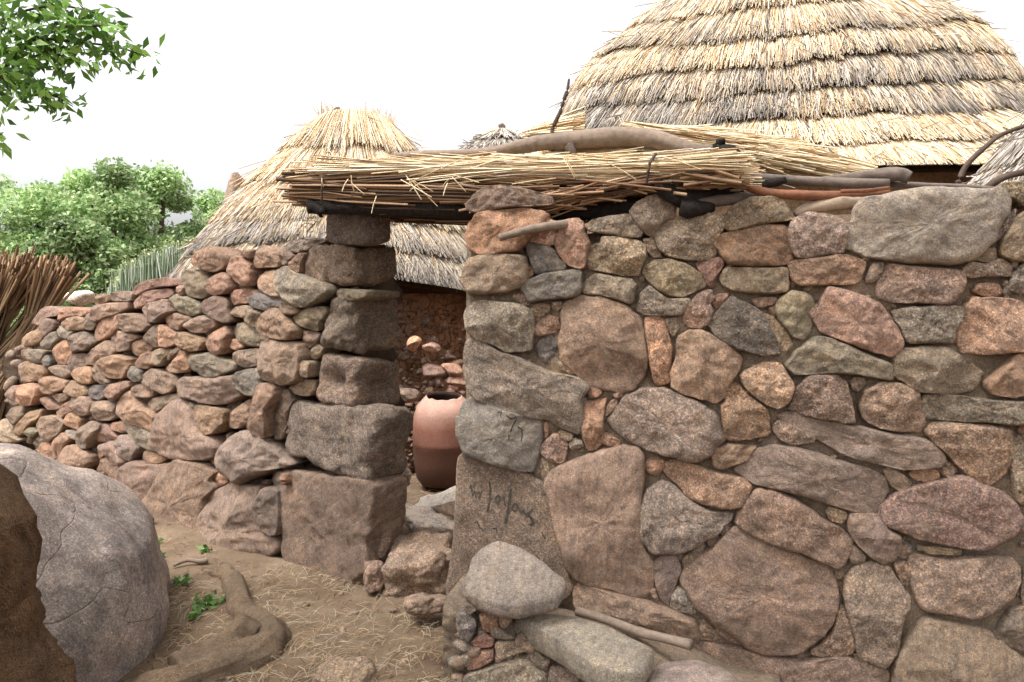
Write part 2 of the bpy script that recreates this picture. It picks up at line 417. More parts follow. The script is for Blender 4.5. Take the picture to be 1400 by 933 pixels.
# ------------------------------------------------ outlines of the wall stones, measured off views of the walls: origin, scale
VW = dict(A=(600, 250, 4.667), B=(850, 250, 4.667), C=(1100, 250, 4.667), D=(600, 430, 4.667), E=(850, 430, 4.667), F=(1100, 430, 4.667),
          G=(600, 600, 4.667), H=(850, 600, 4.667), I=(1100, 600, 4.667), J=(600, 733, 4.667), K=(850, 733, 4.667), L=(1100, 733, 4.667),
          M=(340, 280, 4.667), N=(340, 450, 4.667), O=(340, 640, 4.667), P=(200, 310, 5.833), Q=(0, 380, 5.833), R=(200, 440, 5.833),
          S=(0, 520, 5.833), T=(160, 600, 5.833))
RIGHT = """
A b 185,130 230,75 300,30 420,20 600,50 720,90 730,140 620,155 420,165 270,190 190,180
A o* 175,330 195,260 250,200 350,180 560,170 660,180 700,215 680,300 560,380 500,445 400,450 260,460 200,420
A k 550,270 600,225 690,225 780,260 760,320 745,390 700,405 600,380 545,370
A b* 160,570 180,510 210,480 350,455 520,460 565,480 570,560 575,620 540,670 440,695 250,715 200,705 155,650
A d 550,385 620,385 740,425 770,480 820,530 800,570 700,575 620,590 585,500
A o 560,570 575,520 600,545 605,590 570,615
A s 530,660 570,625 660,585 800,560 915,560 915,700 860,735 700,745 590,765 560,730
A k 750,350 780,290 815,240 890,230 930,270 935,320 965,380 950,450 940,540 900,555 820,520 770,460 750,410
A g 930,275 980,240 1080,215 1215,200 1250,250 1305,320 1280,350 1200,355 1100,335 950,305
A ty 950,520 950,420 1000,395 1035,390 1040,350 1120,345 1280,375 1320,410 1320,480 1280,560 1280,590 1180,590 1080,575 960,550
A g 905,665 950,610 1010,580 1120,600 1230,615 1265,650 1245,700 1245,760 1215,775 1150,750 1050,720 930,710
A p 470,720 540,700 590,740 580,780 520,775
A t 580,800 640,770 710,775 710,820 650,860 590,840
A t 725,760 780,755 800,790 750,825 720,800
D g* 175,20 190,-40 240,-85 400,-80 540,-60 600,-10 610,60 600,150 590,230 520,235 440,240 370,200 330,180 250,160 185,90
D pb 790,-20 810,-70 900,-105 1050,-105 1200,-50 1290,30 1310,150 1335,300 1300,400 1200,490 1100,480 980,460 870,370 790,290 765,200 790,100
D ob 600,90 640,50 700,5 760,20 780,90 740,115 650,145 610,130
D d- 610,200 650,150 720,125 770,200 780,300 750,345 650,300
D g* 170,250 190,190 220,160 300,180 400,240 520,275 620,330 740,375 880,400 945,460 915,550 910,750 870,755 780,720 700,660 560,650 450,615 330,575 240,530 185,440
D t 755,300 790,295 880,370 850,385 790,360
D sg* 120,730 130,650 180,560 220,530 300,570 450,620 560,650 660,670 650,800 620,940 600,1000 560,990 400,960 220,900 160,870
D p 645,880 660,830 740,750 800,790 825,830 805,930 780,950 690,920
D t 755,760 780,735 860,765 850,800 820,810
D l 825,830 860,785 910,800 930,840 850,870
D o 915,570 1070,535 1060,600 1050,700 1060,800 1000,865 950,860 915,760
D k 945,480 980,460 1045,490 1020,530 960,535
D p 1040,620 1110,540 1145,550 1120,610 1060,660
D p 1110,510 1160,495 1175,520 1130,540
D k 1035,780 1070,750 1160,810 1150,835 1080,840 1040,815
D o 670,690 700,680 705,750 680,800
E ko 150,40 190,20 250,15 285,60 300,140 325,210 315,300 310,430 260,445 210,430 180,330 165,200 150,120
E pg -87,680 -30,600 30,530 130,480 280,470 400,520 500,560 580,620 630,700 650,790 590,840 560,900 490,935 400,925 250,880 150,850 50,810 -30,750
E ot 320,350 355,270 355,160 420,105 520,105 620,160 720,230 765,290 755,340 700,420 660,460 665,520 600,565 530,540 450,520 370,490 315,450
E t- 860,-30 960,10 1060,110 1095,190 1050,250 960,262 860,200
E d 550,60 600,0 640,-60 700,-115 780,-80 870,-30 920,40 970,130 1000,200 1000,245 900,260 780,235 680,200 590,120
B y 980,790 1010,730 1080,695 1170,700 1225,750 1220,860 1200,950 1160,1000 1100,990 1050,930 1000,880
B p 440,760 490,700 570,680 600,740 560,760 590,830 560,900 500,930 430,920 390,880 400,810
B k 560,750 620,705 690,710 640,800 600,800
B g 90,810 130,700 180,655 240,700 290,740 430,735 440,780 380,845 300,850 150,845
B ty 130,560 200,500 300,485 420,520 500,580 540,650 480,690 390,735 330,725 250,700 180,640
B r 470,505 630,475 655,520 600,600 575,680 545,650 500,580
B gt 220,370 230,300 280,240 400,215 540,195 650,210 650,290 600,360 605,450 560,490 430,495 300,470 240,430
B bg 50,190 80,140 170,90 240,75 300,110 345,160 340,220 270,250 230,300 215,360 160,330 100,260
B b 135,360 200,350 230,420 260,480 200,480 150,430
B yp 665,200 720,140 830,95 950,90 1030,120 1070,180 1100,230 1040,245 930,260 800,290 700,310 650,280
B ob 590,390 640,325 780,300 880,265 1050,280 1060,380 1090,480 1050,525 850,535 680,525 640,460
B yb 630,600 660,545 780,540 900,545 1050,540 1065,600 1060,690 1000,705 850,710 700,690 640,650
C gp -110,310 -85,250 0,190 130,200 240,240 270,290 255,400 240,445 100,470 -40,488 -85,440
C ob -100,520 -60,500 100,475 250,455 360,500 385,520 350,630 300,650 130,655 -10,660 -80,630
C b 385,610 430,510 510,505 490,580 440,640 390,640
C gl 255,410 270,260 320,250 340,160 380,100 560,75 760,35 900,40 1100,50 1235,35 1285,120 1280,190 1210,300 1190,370 1130,430 1060,490 920,520 780,515 560,490 380,470
C ty 1245,30 1270,0 1400,-20 1440,60 1440,160 1390,150 1340,110 1260,90
C g 1200,370 1230,290 1300,200 1350,160 1340,220 1280,310 1230,370
C ty 1240,430 1260,340 1350,210 1440,170 1500,300 1480,510 1320,500 1250,460
C t 1070,490 1130,430 1220,410 1225,480 1190,515 1130,505
C bg 995,560 1050,500 1150,520 1240,480 1330,530 1310,600 1180,600 1060,610 1000,590
C k 1065,690 1110,640 1230,640 1255,690 1240,725 1130,725
C g 1290,680 1320,580 1390,510 1470,530 1470,710 1340,700
C b 1250,640 1290,620 1300,660 1270,690
C bp 455,700 470,610 530,520 730,540 990,560 1015,640 980,720 920,775 800,775 700,765 600,770 490,750
F kp 60,40 90,-50 140,-170 240,-160 380,-110 480,-60 560,60 610,150 620,190 545,270 400,230 250,170 100,110
F g 555,-20 650,-45 850,-55 1010,-50 1000,20 955,110 945,185 830,180 640,185 610,90 570,30
F kt 970,170 975,80 1010,-30 1070,-105 1230,-105 1350,-90 1480,0 1480,220 1280,245 1120,250 1000,240
F gy 0,190 60,140 150,150 300,210 430,270 540,310 555,400 520,415 400,395 280,375 150,370 0,380 -70,380 -120,320 -50,230
F tg 550,330 570,250 620,220 760,205 900,210 980,260 1060,310 1130,370 1080,480 960,505 840,500 720,490 650,440 570,400
F ot 1145,430 1200,380 1260,320 1330,260 1500,230 1500,490 1300,530 1200,510 1150,470
F gy 745,520 800,505 1000,520 1200,545 1500,555 1500,700 1300,700 1150,680 870,670 760,665
F pv -100,600 -60,480 20,380 200,378 260,430 280,500 300,600 315,680 260,690 100,660 -60,620
F gb 280,430 310,390 380,400 400,430 340,500 300,480
F pb 350,580 370,490 470,425 620,450 720,490 740,600 765,700 720,745 620,745 440,710 370,660
F pg -150,650 -80,620 160,680 400,720 640,770 760,790 860,870 890,920 850,965 700,985 610,985 480,950 300,910 150,830 0,750 -100,700
E pg 960,730 1000,670 1080,700 1240,780 1220,815 1100,830 1010,800
F pt 760,740 830,690 1000,685 1150,700 1300,725 1310,830 1305,930 1280,1000 1220,1050 1150,1085 1070,1050 980,970 920,900 830,830
I tg 1315,0 1400,-30 1480,0 1480,430 1340,400 1315,280 1310,100
F o 1350,720 1400,700 1450,720 1440,760 1360,760
E kt 750,390 800,350 900,305 1010,310 1050,370 1100,450 1070,550 1000,605 900,560 790,470
E ot 630,590 665,540 670,450 740,440 820,530 930,600 945,740 930,770 800,795 700,800 650,780
B p 820,745 900,730 990,730 990,770 870,805
E gt 270,25 380,20 380,70 330,155 290,90
C p 20,830 60,780 100,750 70,860 40,880
H ot 565,100 590,50 680,25 860,45 840,90 790,140 640,190 590,180
H pg 745,200 800,140 880,70 1000,45 1130,60 1270,100 1400,140 1560,180 1680,250 1690,310 1640,440 1580,475 1500,460 1350,420 1180,370 1000,320 870,290 800,260
H ot 275,220 290,160 350,130 480,170 600,210 780,245 820,290 800,370 770,430 640,440 520,405 430,370 360,290
H g 120,450 160,330 250,260 350,310 420,380 550,450 700,470 690,510 600,600 500,660 400,710 200,720 110,620
H o 135,160 180,120 240,110 280,140 260,200 230,240 170,220
G tp 680,290 740,210 850,145 1000,95 1150,60 1260,65 1300,130 1305,260 1290,400 1285,520 1310,680 1360,760 1370,860 1340,960 1250,1000 1130,965 960,915 850,870 800,740 750,560 710,400
G hb*W 130,150 175,95 300,130 450,180 560,225 680,310 705,400 745,560 780,700 800,800 850,980 600,1100 200,1110 65,1100 60,960 90,760 110,600 120,400
K v 190,180 240,120 340,110 385,210 350,300 320,360 305,450 250,400 210,290
K l 310,460 320,370 360,310 420,350 500,470 460,490 380,485
H bt 380,770 450,700 510,660 540,680 490,760 400,820
H b 540,650 590,610 630,620 600,665 555,690
H bp 625,580 680,530 720,550 720,590 680,625 635,620
H b 135,760 180,725 210,745 190,800 145,800
K pb 370,270 400,210 550,90 650,10 720,-60 800,-50 900,0 1000,60 1150,130 1300,190 1360,260 1370,400 1330,530 1250,630 1150,710 1000,735 900,725 800,690 700,600 560,520 470,430 430,330
K p 570,540 600,530 660,580 740,650 765,690 710,685 620,620
H pb 720,520 760,420 860,310 960,320 1100,370 1200,440 1300,520 1400,570 1460,640 1440,740 1390,810 1300,790 1150,720 1000,680 880,630 780,580
I t 130,460 160,430 260,460 275,490 240,540 160,520
I v 270,530 290,470 360,470 480,480 520,560 610,610 600,700 560,770 500,790 420,750 340,680 285,600
I b 270,720 310,670 385,740 380,790 290,800
I t 495,200 540,170 620,220 690,290 610,340 540,290
I o 665,220 720,190 840,190 865,240 800,275 700,265
I bt 840,180 880,130 930,150 985,210 910,255 870,225
I rv 475,470 530,390 650,320 760,290 900,250 1010,230 1150,290 1250,330 1330,400 1380,510 1390,570 1250,640 1110,705 1000,680 850,660 700,620 560,560 500,530
I t 745,690 780,680 1000,700 1000,740 780,735
I b 580,740 600,650 630,640 660,700 650,770
I ob 555,790 640,775 680,850 655,940 620,930
L tp 665,150 680,110 900,150 1100,130 1300,130 1360,200 1365,270 1310,390 1190,470 1080,520 940,490 740,460 690,330
L pg 245,360 260,270 330,190 430,175 530,200 590,280 660,380 665,440 620,510 600,620 570,750 510,825 400,790 330,740 310,620 260,470
L pb 30,720 90,690 170,610 200,500 230,430 260,480 300,580 320,700 290,750 180,755 60,755
L gp 310,750 340,750 400,800 530,850 540,925 440,935 350,840
L tb 560,930 600,740 680,620 740,530 800,520 950,560 1150,600 1250,680 1400,790 1500,830 1500,1150 560,1150
L gb 1225,630 1240,560 1310,460 1400,440 1500,450 1500,740 1350,720 1260,670
L g 1375,350 1400,180 1480,150 1480,450 1390,440
K pb 390,770 480,670 700,700 950,750 1150,790 1330,760 1470,780 1580,870 1620,1150 500,1150 420,900
J b 850,350 930,300 1160,370 1300,400 1500,470 1640,540 1650,670 1450,640 1250,560 1050,500 880,450
K b 490,600 520,530 570,560 640,640 600,660 500,660
G t- 640,230 650,120 740,160 770,170 700,260 680,290
K b 175,350 210,310 240,410 200,390
"""
LEFT = """
M g 215,280 260,225 370,205 480,225 420,260 380,295 270,305
M vb 170,330 205,270 240,290 285,330 230,390 195,380
M ob 30,380 50,290 85,255 160,290 185,340 190,400 110,400 40,405
M g 180,450 190,420 250,390 300,430 400,470 520,510 525,560 470,610 390,650 320,650 250,610 200,540
M ot 45,480 90,430 150,420 185,440 185,520 220,590 150,595 80,550
M s 5,600 60,560 220,600 215,650 130,685 30,655
M b 215,640 240,610 330,650 340,690 280,710 220,680
M ot 95,760 150,690 200,660 260,710 330,800 310,860 270,865 200,850 120,830
M ty 280,720 380,660 470,650 490,690 450,760 440,810 370,790 320,760
M pb 320,850 340,800 440,820 430,880 370,915 330,890
M yg 525,560 560,535 740,545 740,590 660,615 550,600
M ob 260,380 330,310 370,310 340,380 330,440 280,420
M tg 0,660 60,670 120,710 90,780 40,780 -20,740
N tp 100,190 120,80 180,65 340,90 360,180 350,260 330,330 250,355 180,340 120,320
N t 370,180 385,120 420,95 460,120 440,170 400,200
N tg 350,300 360,200 410,210 400,310
N t 240,370 300,340 340,320 400,330 400,400 350,435 280,420
N ob 50,610 80,500 120,340 210,360 210,430 160,530 150,640 130,700 70,670
N b 150,640 170,500 220,380 280,450 250,520 220,640 190,700 140,700
T gp 830,150 870,60 930,0 1000,-60 1150,-40 1250,60 1310,140 1390,200 1370,220 1240,240 1100,310 1010,360 930,310 860,240
T pb 735,640 750,480 800,420 950,345 1030,370 1150,390 1130,480 1140,640 1180,740 1260,780 1285,870 1250,920 1000,1010 800,980 740,900 730,780
T c 1130,500 1200,380 1300,400 1310,550 1315,700 1290,775 1200,740 1140,620
T g 1215,340 1260,260 1330,270 1330,390 1220,385
T o 1330,280 1380,270 1395,340 1340,370
T o 720,170 760,140 820,170 800,225 750,200
T ok 750,320 780,290 840,260 890,310 900,340 840,385 770,350
T pb 225,610 260,510 340,410 400,300 460,200 520,160 700,190 800,270 760,330 800,400 740,480 740,620 720,780 600,815 400,815 300,780 270,660
T bp 10,470 60,330 100,200 160,180 250,210 400,200 420,230 330,420 240,560 170,640 40,640 20,560
T ob 190,180 230,90 330,120 370,150 350,200 220,210
T p 310,-60 360,-190 500,-320 630,-230 640,-140 700,-50 780,-10 820,80 800,150 700,165 500,160 380,120 300,60
R yg 680,90 700,20 760,0 850,50 930,80 965,130 930,190 850,205 760,180 690,120
R ko 480,170 560,80 640,30 670,90 650,170 640,240 570,275 500,230
R o 650,200 680,130 770,195 700,235
R pg 685,280 700,235 880,210 930,290 900,345 780,370 710,345
R yo 255,130 300,75 370,100 480,150 470,225 390,235 320,200 260,170
R o 130,130 140,20 200,50 260,100 250,180 180,205 135,200
R yg 320,300 370,255 480,245 600,285 710,340 690,390 550,450 460,440 380,380
R gp 260,510 310,440 420,440 550,455 720,420 750,550 740,590 640,660 500,650 350,610 280,580
R gs 710,450 780,400 900,365 980,430 970,520 930,590 830,580 740,530
R ot 395,750 430,660 500,670 650,700 640,800 560,890 500,900 460,830 400,790
R ob 645,800 680,700 800,620 880,610 900,680 850,800 720,855 660,840
R o 235,350 300,230 340,230 360,320 370,380 310,390
R ot 130,380 180,330 240,340 330,400 200,415
R yb 60,340 60,240 130,210 220,220 150,300 130,360
R pb 160,290 260,195 300,210 230,270 180,310
R pg -30,440 30,380 120,380 200,430 250,500 170,580 60,540 -20,490
R gb 0,650 40,610 180,580 270,570 280,600 150,680 60,730 0,700
R y 320,670 350,640 410,670 380,720 330,710
P bo 395,270 440,210 530,155 580,190 640,240 650,330 560,370 480,340 420,310
P ok 640,330 680,240 760,240 850,300 850,370 840,470 790,475 720,430
P bo 755,230 810,190 870,180 860,260
P by 270,430 290,350 380,340 460,350 530,430 520,530 440,575 340,560 300,500
P po 490,490 530,410 630,360 690,410 700,490 640,530 540,550
P ok 650,570 680,510 790,490 860,510 830,600 760,620 690,630
P pb 455,630 480,590 570,550 650,580 660,680 690,750 640,770 560,740 470,690
P t 665,690 700,640 790,625 900,680 975,730 920,775 800,735 690,715
P yg 190,570 230,540 370,570 440,640 440,690 370,715 270,690 240,650
P tp 300,790 340,750 440,705 550,740 550,790 460,850 370,845
P ob 155,740 170,690 250,690 370,730 300,790 270,830 210,810
P pb 0,650 60,610 190,570 220,650 230,680 155,720 110,770 40,750
P p 240,510 270,465 310,480 300,550 260,540
Q r 1050,130 1080,70 1150,30 1280,0 1340,0 1395,65 1270,75 1100,140
Q rp 1055,200 1100,150 1200,100 1350,85 1370,140 1230,190 1140,220 1080,250
Q vb 865,180 870,120 950,105 1050,120 1040,190 900,190
Q ob 755,210 790,130 850,130 865,190 800,220
Q pb 760,280 790,220 900,200 1020,200 1030,240 980,275 880,320 790,350 750,330
Q o 745,450 780,370 870,320 960,285 990,300 960,420 900,470 800,500 780,510
Q pb 930,350 980,310 1050,280 1180,310 1230,370 1200,420 1080,440 980,410
Q bg 1160,480 1210,420 1260,370 1310,380 1310,540 1240,560 1190,530
Q ob 1045,560 1080,510 1150,480 1210,540 1190,590 1110,625 1050,600
Q bp 900,480 940,420 1080,440 1140,470 1060,520 1050,570 960,590 900,540
Q pb 690,660 700,610 790,550 880,490 940,580 920,620 830,660 750,700 700,690
Q ot 820,680 870,640 960,610 1050,640 1060,720 1010,800 900,800 850,760
Q vc 565,510 600,450 690,425 780,520 700,580 610,590
Q ob 490,370 560,310 650,300 690,340 690,420 600,420 540,430
Q g 465,430 480,380 560,420 600,430 560,490 500,480
Q gb 680,350 700,290 770,250 770,370 740,420 690,410
Q ok 420,600 450,540 520,490 580,520 570,620 520,690 440,670
Q vb 540,690 570,620 650,600 720,640 690,700 640,740 570,760
Q o 600,770 640,720 720,705 760,760 750,830 700,850 640,810
Q g 355,530 400,470 460,420 470,500 430,560 370,575
Q pb 350,360 400,320 460,340 460,400 390,480 360,420
Q p 285,310 320,270 390,225 480,250 490,300 400,320 340,380 250,370
Q ok 480,300 500,250 560,230 680,260 690,300 560,310 480,350
Q ot 190,500 240,440 320,400 360,450 330,520 220,555
Q yg 190,600 240,570 330,570 370,600 330,680 280,680 220,640
Q ot 140,760 160,700 220,660 340,700 350,760 320,820 220,830 150,830
Q tb 380,720 420,700 530,695 560,760 510,805 430,770
Q bo 340,880 350,830 400,780 540,820 540,880 420,930 360,920
Q ot 530,900 600,810 700,860 720,930 640,960 560,930
Q s 335,660 380,610 410,660 400,700 360,710
Q d 700,900 740,850 830,880 840,930 800,980 720,960
Q kp 850,910 900,850 1040,820 1060,860 990,920 940,970 870,950
Q ob 1090,680 1150,590 1220,590 1220,680 1180,730 1100,720
Q s 1040,780 1060,700 1140,730 1150,820 1090,830
Q pb 1060,880 1120,840 1230,900 1200,960 1090,950
Q b 775,690 820,640 860,770 900,840 840,850 790,800
S ok 150,110 180,40 260,20 320,50 320,130 280,190 200,210 150,170
S p 70,120 110,60 150,40 150,150 170,200 110,190
S ob 320,180 300,150 370,130 420,190 460,230 380,240
S b 410,130 420,110 540,100 540,150 470,185
S ob 425,260 480,210 570,150 580,230 500,300 450,300
S bp 585,140 620,100 720,130 750,190 740,270 650,285 590,240
S bp 750,240 770,170 840,165 930,190 930,290 870,325 780,320
S ob 945,190 1000,100 1060,80 1080,150 1250,280 1230,420 1150,370 1050,330 980,270
S o 870,400 870,340 950,330 1010,400 960,425
S gy 945,300 960,250 1100,340 1230,430 1280,560 1200,570 1100,510 1010,400
S b 75,290 130,210 210,200 210,300 140,355
S ot 120,410 150,360 250,250 340,230 320,310 240,360 190,430 150,440
S b 295,360 350,290 440,280 520,330 490,410 420,475 360,450
S t 0,400 0,360 60,300 120,350 130,430 180,480 100,500 0,450
S y 210,420 270,370 330,410 270,460
S yg 240,510 290,450 350,430 400,480 300,540
S o 285,560 320,520 370,490 420,540 440,620 430,640 340,620
S ob 420,520 430,470 500,410 560,470 500,540 450,620
S o 530,350 540,290 580,255 650,310 640,400 560,370
S g 520,400 600,400 640,440 640,490 560,460
S bg 645,500 660,400 750,320 830,360 750,500 730,540 680,540
S rp 690,420 760,350 850,350 920,470 830,500 760,490
S ob 500,600 520,540 600,510 700,560 760,600 760,660 700,700 620,790 560,740 490,670
S pv 800,520 940,480 1000,590 1020,650 990,690 880,600
S vg 945,560 960,480 1010,430 1090,480 1120,550 1060,640 980,620
S bp 740,720 820,620 900,620 1010,700 990,800 940,890 860,830 760,760
S o 760,560 790,520 820,580 780,640
S g 700,870 770,825 860,840 910,930 800,980 700,930
S b 670,800 720,750 800,800 750,820
"""
LEDGE = """
J r 200,680 240,640 300,625 355,650 350,700 240,715
J rp 175,770 230,730 350,720 355,790 260,840 180,860
J t 350,680 450,655 600,720 450,770 380,795
J g 160,880 400,800 560,770 700,880 720,1030 160,1030
J gp 700,850 720,830 850,840 905,890 905,1030 720,1030
J s 115,500 150,470 190,480 250,560 200,680 150,660 115,580
J p 380,470 480,475 470,540 420,600 385,560
J g 170,400 270,455 200,500 160,470
J g 560,740 630,730 700,800 700,870 620,830
J o 250,490 380,480 380,600 290,620
J g 300,560 380,570 430,620 500,650 420,660 340,640
J c 910,890 1000,880 1150,930 1130,1030 910,1030
"""
def parse(txt):
    out = []
    for ln in txt.strip().splitlines():
        f = ln.split(); ox, oy, s = VW[f[0]]
        P = [(ox + float(a) / s, oy + float(b) / s) for a, b in (q.split(',') for q in f[2:])]
        code = f[1]; fl = ''.join(ch for ch in code if ch in '*-W'); code = ''.join(ch for ch in code if ch.islower())
        out.append((code, fl, P))
    return out
# ------------------------------------------------ ground
def ground_z(x, y):
    z = -.16 * max(0, min(1, (4.3 - y) / 1.4)) if x > -2 or True else 0
    z += .035 * fbm((x, y, 0), .9, 3) + .012 * fbm((x, y, 5), 5, 3)
    z -= .2 * max(0, min(1, (x - .25) / .5)) * max(0, min(1, (4.6 - y) / .8))
    r = math.hypot(x, y)
    if r > 12: z += -.02 * (r - 12)
    return z
def build_ground():
    xs = np.concatenate([-np.geomspace(1, 160, 26)[::-1] * 1.0 - 6, np.linspace(-7, 4.5, 231), np.geomspace(1, 160, 26) + 4.5])
    ys = np.concatenate([-np.geomspace(1, 60, 12)[::-1] - .5, np.linspace(-1.4, 9, 209), np.geomspace(1, 200, 28) + 9])
    V = [(x, y, ground_z(x, y)) for y in ys for x in xs]; nx = len(xs)
    Q = np.array([(j * nx + i, j * nx + i + 1, (j + 1) * nx + i + 1, (j + 1) * nx + i) for j in range(len(ys) - 1) for i in range(nx - 1)])
    m, t, b = newmat('earth'); g = N(t, 'ShaderNodeNewGeometry'); co = g.outputs['Position']
    n1 = noisen(t, co, 3, 8, .65); n2 = noisen(t, co, 45, 6, .75); n3 = noisen(t, co, 160, 3, .8)
    c = ramp(t, n1.outputs[0], [(.3, tuple(lin((96, 80, 66)))), (.5, tuple(lin((116, 99, 82)))), (.7, tuple(lin((134, 117, 99))))]).outputs[0]
    c = mix(t, c, ramp(t, n2.outputs[0], [(.3, (.7, .68, .66)), (.7, (1.25, 1.25, 1.22))]).outputs[0], .7, 'MULTIPLY')
    c = mix(t, c, ramp(t, n3.outputs[0], [(.35, (.6, .6, .6)), (.65, (1.3, 1.3, 1.3))]).outputs[0], .4, 'MULTIPLY')
    t.links.new(c, b.inputs['Base Color']); b.inputs['Roughness'].default_value = 1; b.inputs['Specular IOR Level'].default_value = .1
    bb = N(t, 'ShaderNodeBump'); bb.inputs['Strength'].default_value = .8; bb.inputs['Distance'].default_value = .012
    t.links.new(n2.outputs[0], bb.inputs['Height']); t.links.new(bb.outputs[0], b.inputs['Normal'])
    o = link('ground', mesh_np('ground', V, Q), m); meta(o, kind='structure', label='bare trodden brown earth of the yard', cat='ground')
build_ground()
# ------------------------------------------------ walls
def g2(px, Y): return ((px - 700) / F * Y, Y)
FR = Face([g2(612, 3.66), g2(1400, 3.2), (2.75, 3.02)], lean=.0)
FL = Face([(-.72, 4.02), (-1.23, 4.41), (-3.89, 6.9), (-5.6, 8.4)], lean=.0)
def core(name, pts, top, zbot, off, thick, mat, parent, amp=.015, step=.025, seed=1):
    """rough body of a wall behind its facing stones; top(s) gives the height along it"""
    P = [Vector((*p, 0)) for p in pts]; C = []; L = 0
    for a, b in zip(P, P[1:]):
        n = max(2, int((b - a).length / step)); d = (b - a).normalized(); nn = Vector((d.y, -d.x, 0))
        if nn.dot(-a) < 0: nn = -nn
        for i in range(n): C.append((a.lerp(b, i / n), nn))
    C.append((P[-1], nn)); nu = len(C); nv = 70
    V = []
    for side in (0, 1):
        for c, nn in C:
            zt = top(c)
            for j in range(nv):
                z = zbot + (zt - zbot) * j / (nv - 1)
                e = min(1, (nv - 1 - j) / 5)
                q = Vector((c.x, c.y, z)); k = amp * (fbm(q, 6, 4) + .5 * fbm(q, 25, 3)) * (1 if side == 0 else 3)
                o = (off - .05 * (1 - e) + k) if side == 0 else (off - thick + .05 * (1 - e) - k)
                V.append(q + nn * o)
    S_ = nu * nv; Q = []
    for s in (0, 1):
        for i in range(nu - 1):
            for j in range(nv - 1):
                a = s * S_ + i * nv + j; Q.append((a, a + nv, a + nv + 1, a + 1))
    for i in range(nu - 1):
        for j in (0, nv - 1): Q.append((i * nv + j, (i + 1) * nv + j, S_ + (i + 1) * nv + j, S_ + i * nv + j))
    for i in (0, nu - 1):
        for j in range(nv - 1): Q.append((i * nv + j, i * nv + j + 1, S_ + i * nv + j + 1, S_ + i * nv + j))
    me = mesh_np(name, V, Q, smooth=True); fix(me)
    return link(name, me, M[mat], parent)
def wall_stones(root, face, data, mat, back=.2, off=0.0, limit=99, scale=1.0, rough=1.0, ang=1.0, hmax=.085, it=2, jit=0, tone=1.0, small='small_stones'):
    order = sorted(range(len(data)), key=lambda i: -parea(data[i][2])); big = set(order[:limit]); rest = []; made = {}
    for i, (code, fl, P) in enumerate(data):
        cx, cy = centroid(P)
        P2 = [(cx + (x - cx) * scale, cy + (y - cy) * scale) for x, y in P]
        H = None; o = off + (random.Random(i * 3 + 1).uniform(-jit, jit) if parea(P) < 2500 else 0); bk = back
        if '-' in fl: o = off - .025
        if '*' in fl: bk = .36
        kw = {}
        if 'W' in fl: kw = dict(H=.03, q=12, rough=.4)
        V, Fc = relief(face, P2, code, i * 13 + 5, back=bk, off=o, **({'rough': rough, 'ang': ang, 'hmax': hmax, 'it': it} | kw))
        cc = stone_color(code, i * 7 + 1) * tone
        if i in big:
            me = mesh_np('stone', V, Fc, np.tile(cc, (len(V), 1))); fix(me)
            made[i] = link('stone', me, M[mat], root)
        else: rest.append((V, Fc, cc))
    if rest:
        V, Fc = merge([(v, f) for v, f, c in rest]); K = np.concatenate([np.tile(c, (len(v), 1)) for v, f, c in rest])
        me = mesh_np(small, V, Fc, K); fix(me)
        meta(link(small, me, M[mat], root), kind='stuff')
    return made
def pebbles(root, face, boxes, n, mat, codes, size, off, seed, name='chinking'):
    r = random.Random(seed); L = []
    for k in range(n):
        f = boxes(r); px, py = f
        P, nn = face.hit(px, py); s = r.uniform(*size)
        p, q = rock_np((s * r.uniform(.8, 1.5), s, s * r.uniform(.6, 1)), seed * 1000 + k, 2, planes=9)
        p = rot_np(p, (r.uniform(-1, 1), r.uniform(-1, 1), r.uniform(0, 6))) + np.array(P + nn * (off + r.uniform(-.01, .01)))
        L.append((p, q, np.tile(stone_color(r.choice(codes), k), (len(p), 1))))
    V, Q, K = join_np(L)
    return meta(link(name, mesh_np(name, V, Q, K), M[mat], root), kind='stuff')
# right wall
rw = empty('stone_wall', (FR.p[0].x, FR.p[0].y, 0), 'mud-mortared wall of large pink, tan and grey stones right of the doorway', 'wall')
def interp(tab, x): return float(np.interp(x, [a for a, b in tab], [b for a, b in tab]))
def top_r(c):
    px = 700 + F * c.x / c.y
    return at(px, interp([(600, 305), (760, 325), (890, 305), (1000, 295), (1180, 290), (1300, 275), (1400, 290), (1700, 290)], px), c.y).z
core('mortar', [tuple(Vector(FR.p[0]) + (Vector(FR.p[1]) - Vector(FR.p[0])) * .035), FR.p[1], FR.p[2]], top_r, -.4, -.012, .4, 'mortar', rw, amp=.02)
RD = parse(RIGHT)
made = wall_stones(rw, FR, RD, 'stone', back=.16, off=0, scale=1.05, hmax=.07, it=1)
pebbles(rw, FR, lambda r: (r.uniform(665, 1420), r.uniform(330, 930)), 420, 'stone', ['t', 'b', 'pb', 'tb', 'g'], (.008, .022), -.014, 3)
r_ = random.Random(4); ext = []; y = 292                    # the same masonry carries on to the right
while y < 1010:
    hgt = r_.uniform(42, 78); x = 1402 + r_.uniform(0, 20)
    while x < 1725:
        wd = hgt * r_.uniform(.9, 2.1); k = []
        for q in range(9):
            a_ = -6.283 * q / 9; k.append((x + wd / 2 + wd * .5 * r_.uniform(.88, 1.08) * abs(math.cos(a_)) ** .6 * math.copysign(1, math.cos(a_)), y + hgt / 2 + hgt * .48 * r_.uniform(.85, 1.05) * abs(math.sin(a_)) ** .6 * math.copysign(1, math.sin(a_))))
        ext.append((r_.choice(['pb', 'g', 'ot', 'tg', 'b', 'pg', 'v']), '', k)); x += wd + 4
    y += hgt + 3
wall_stones(rw, FR, ext, 'stone', back=.16, limit=0, it=1, small='far_stones')
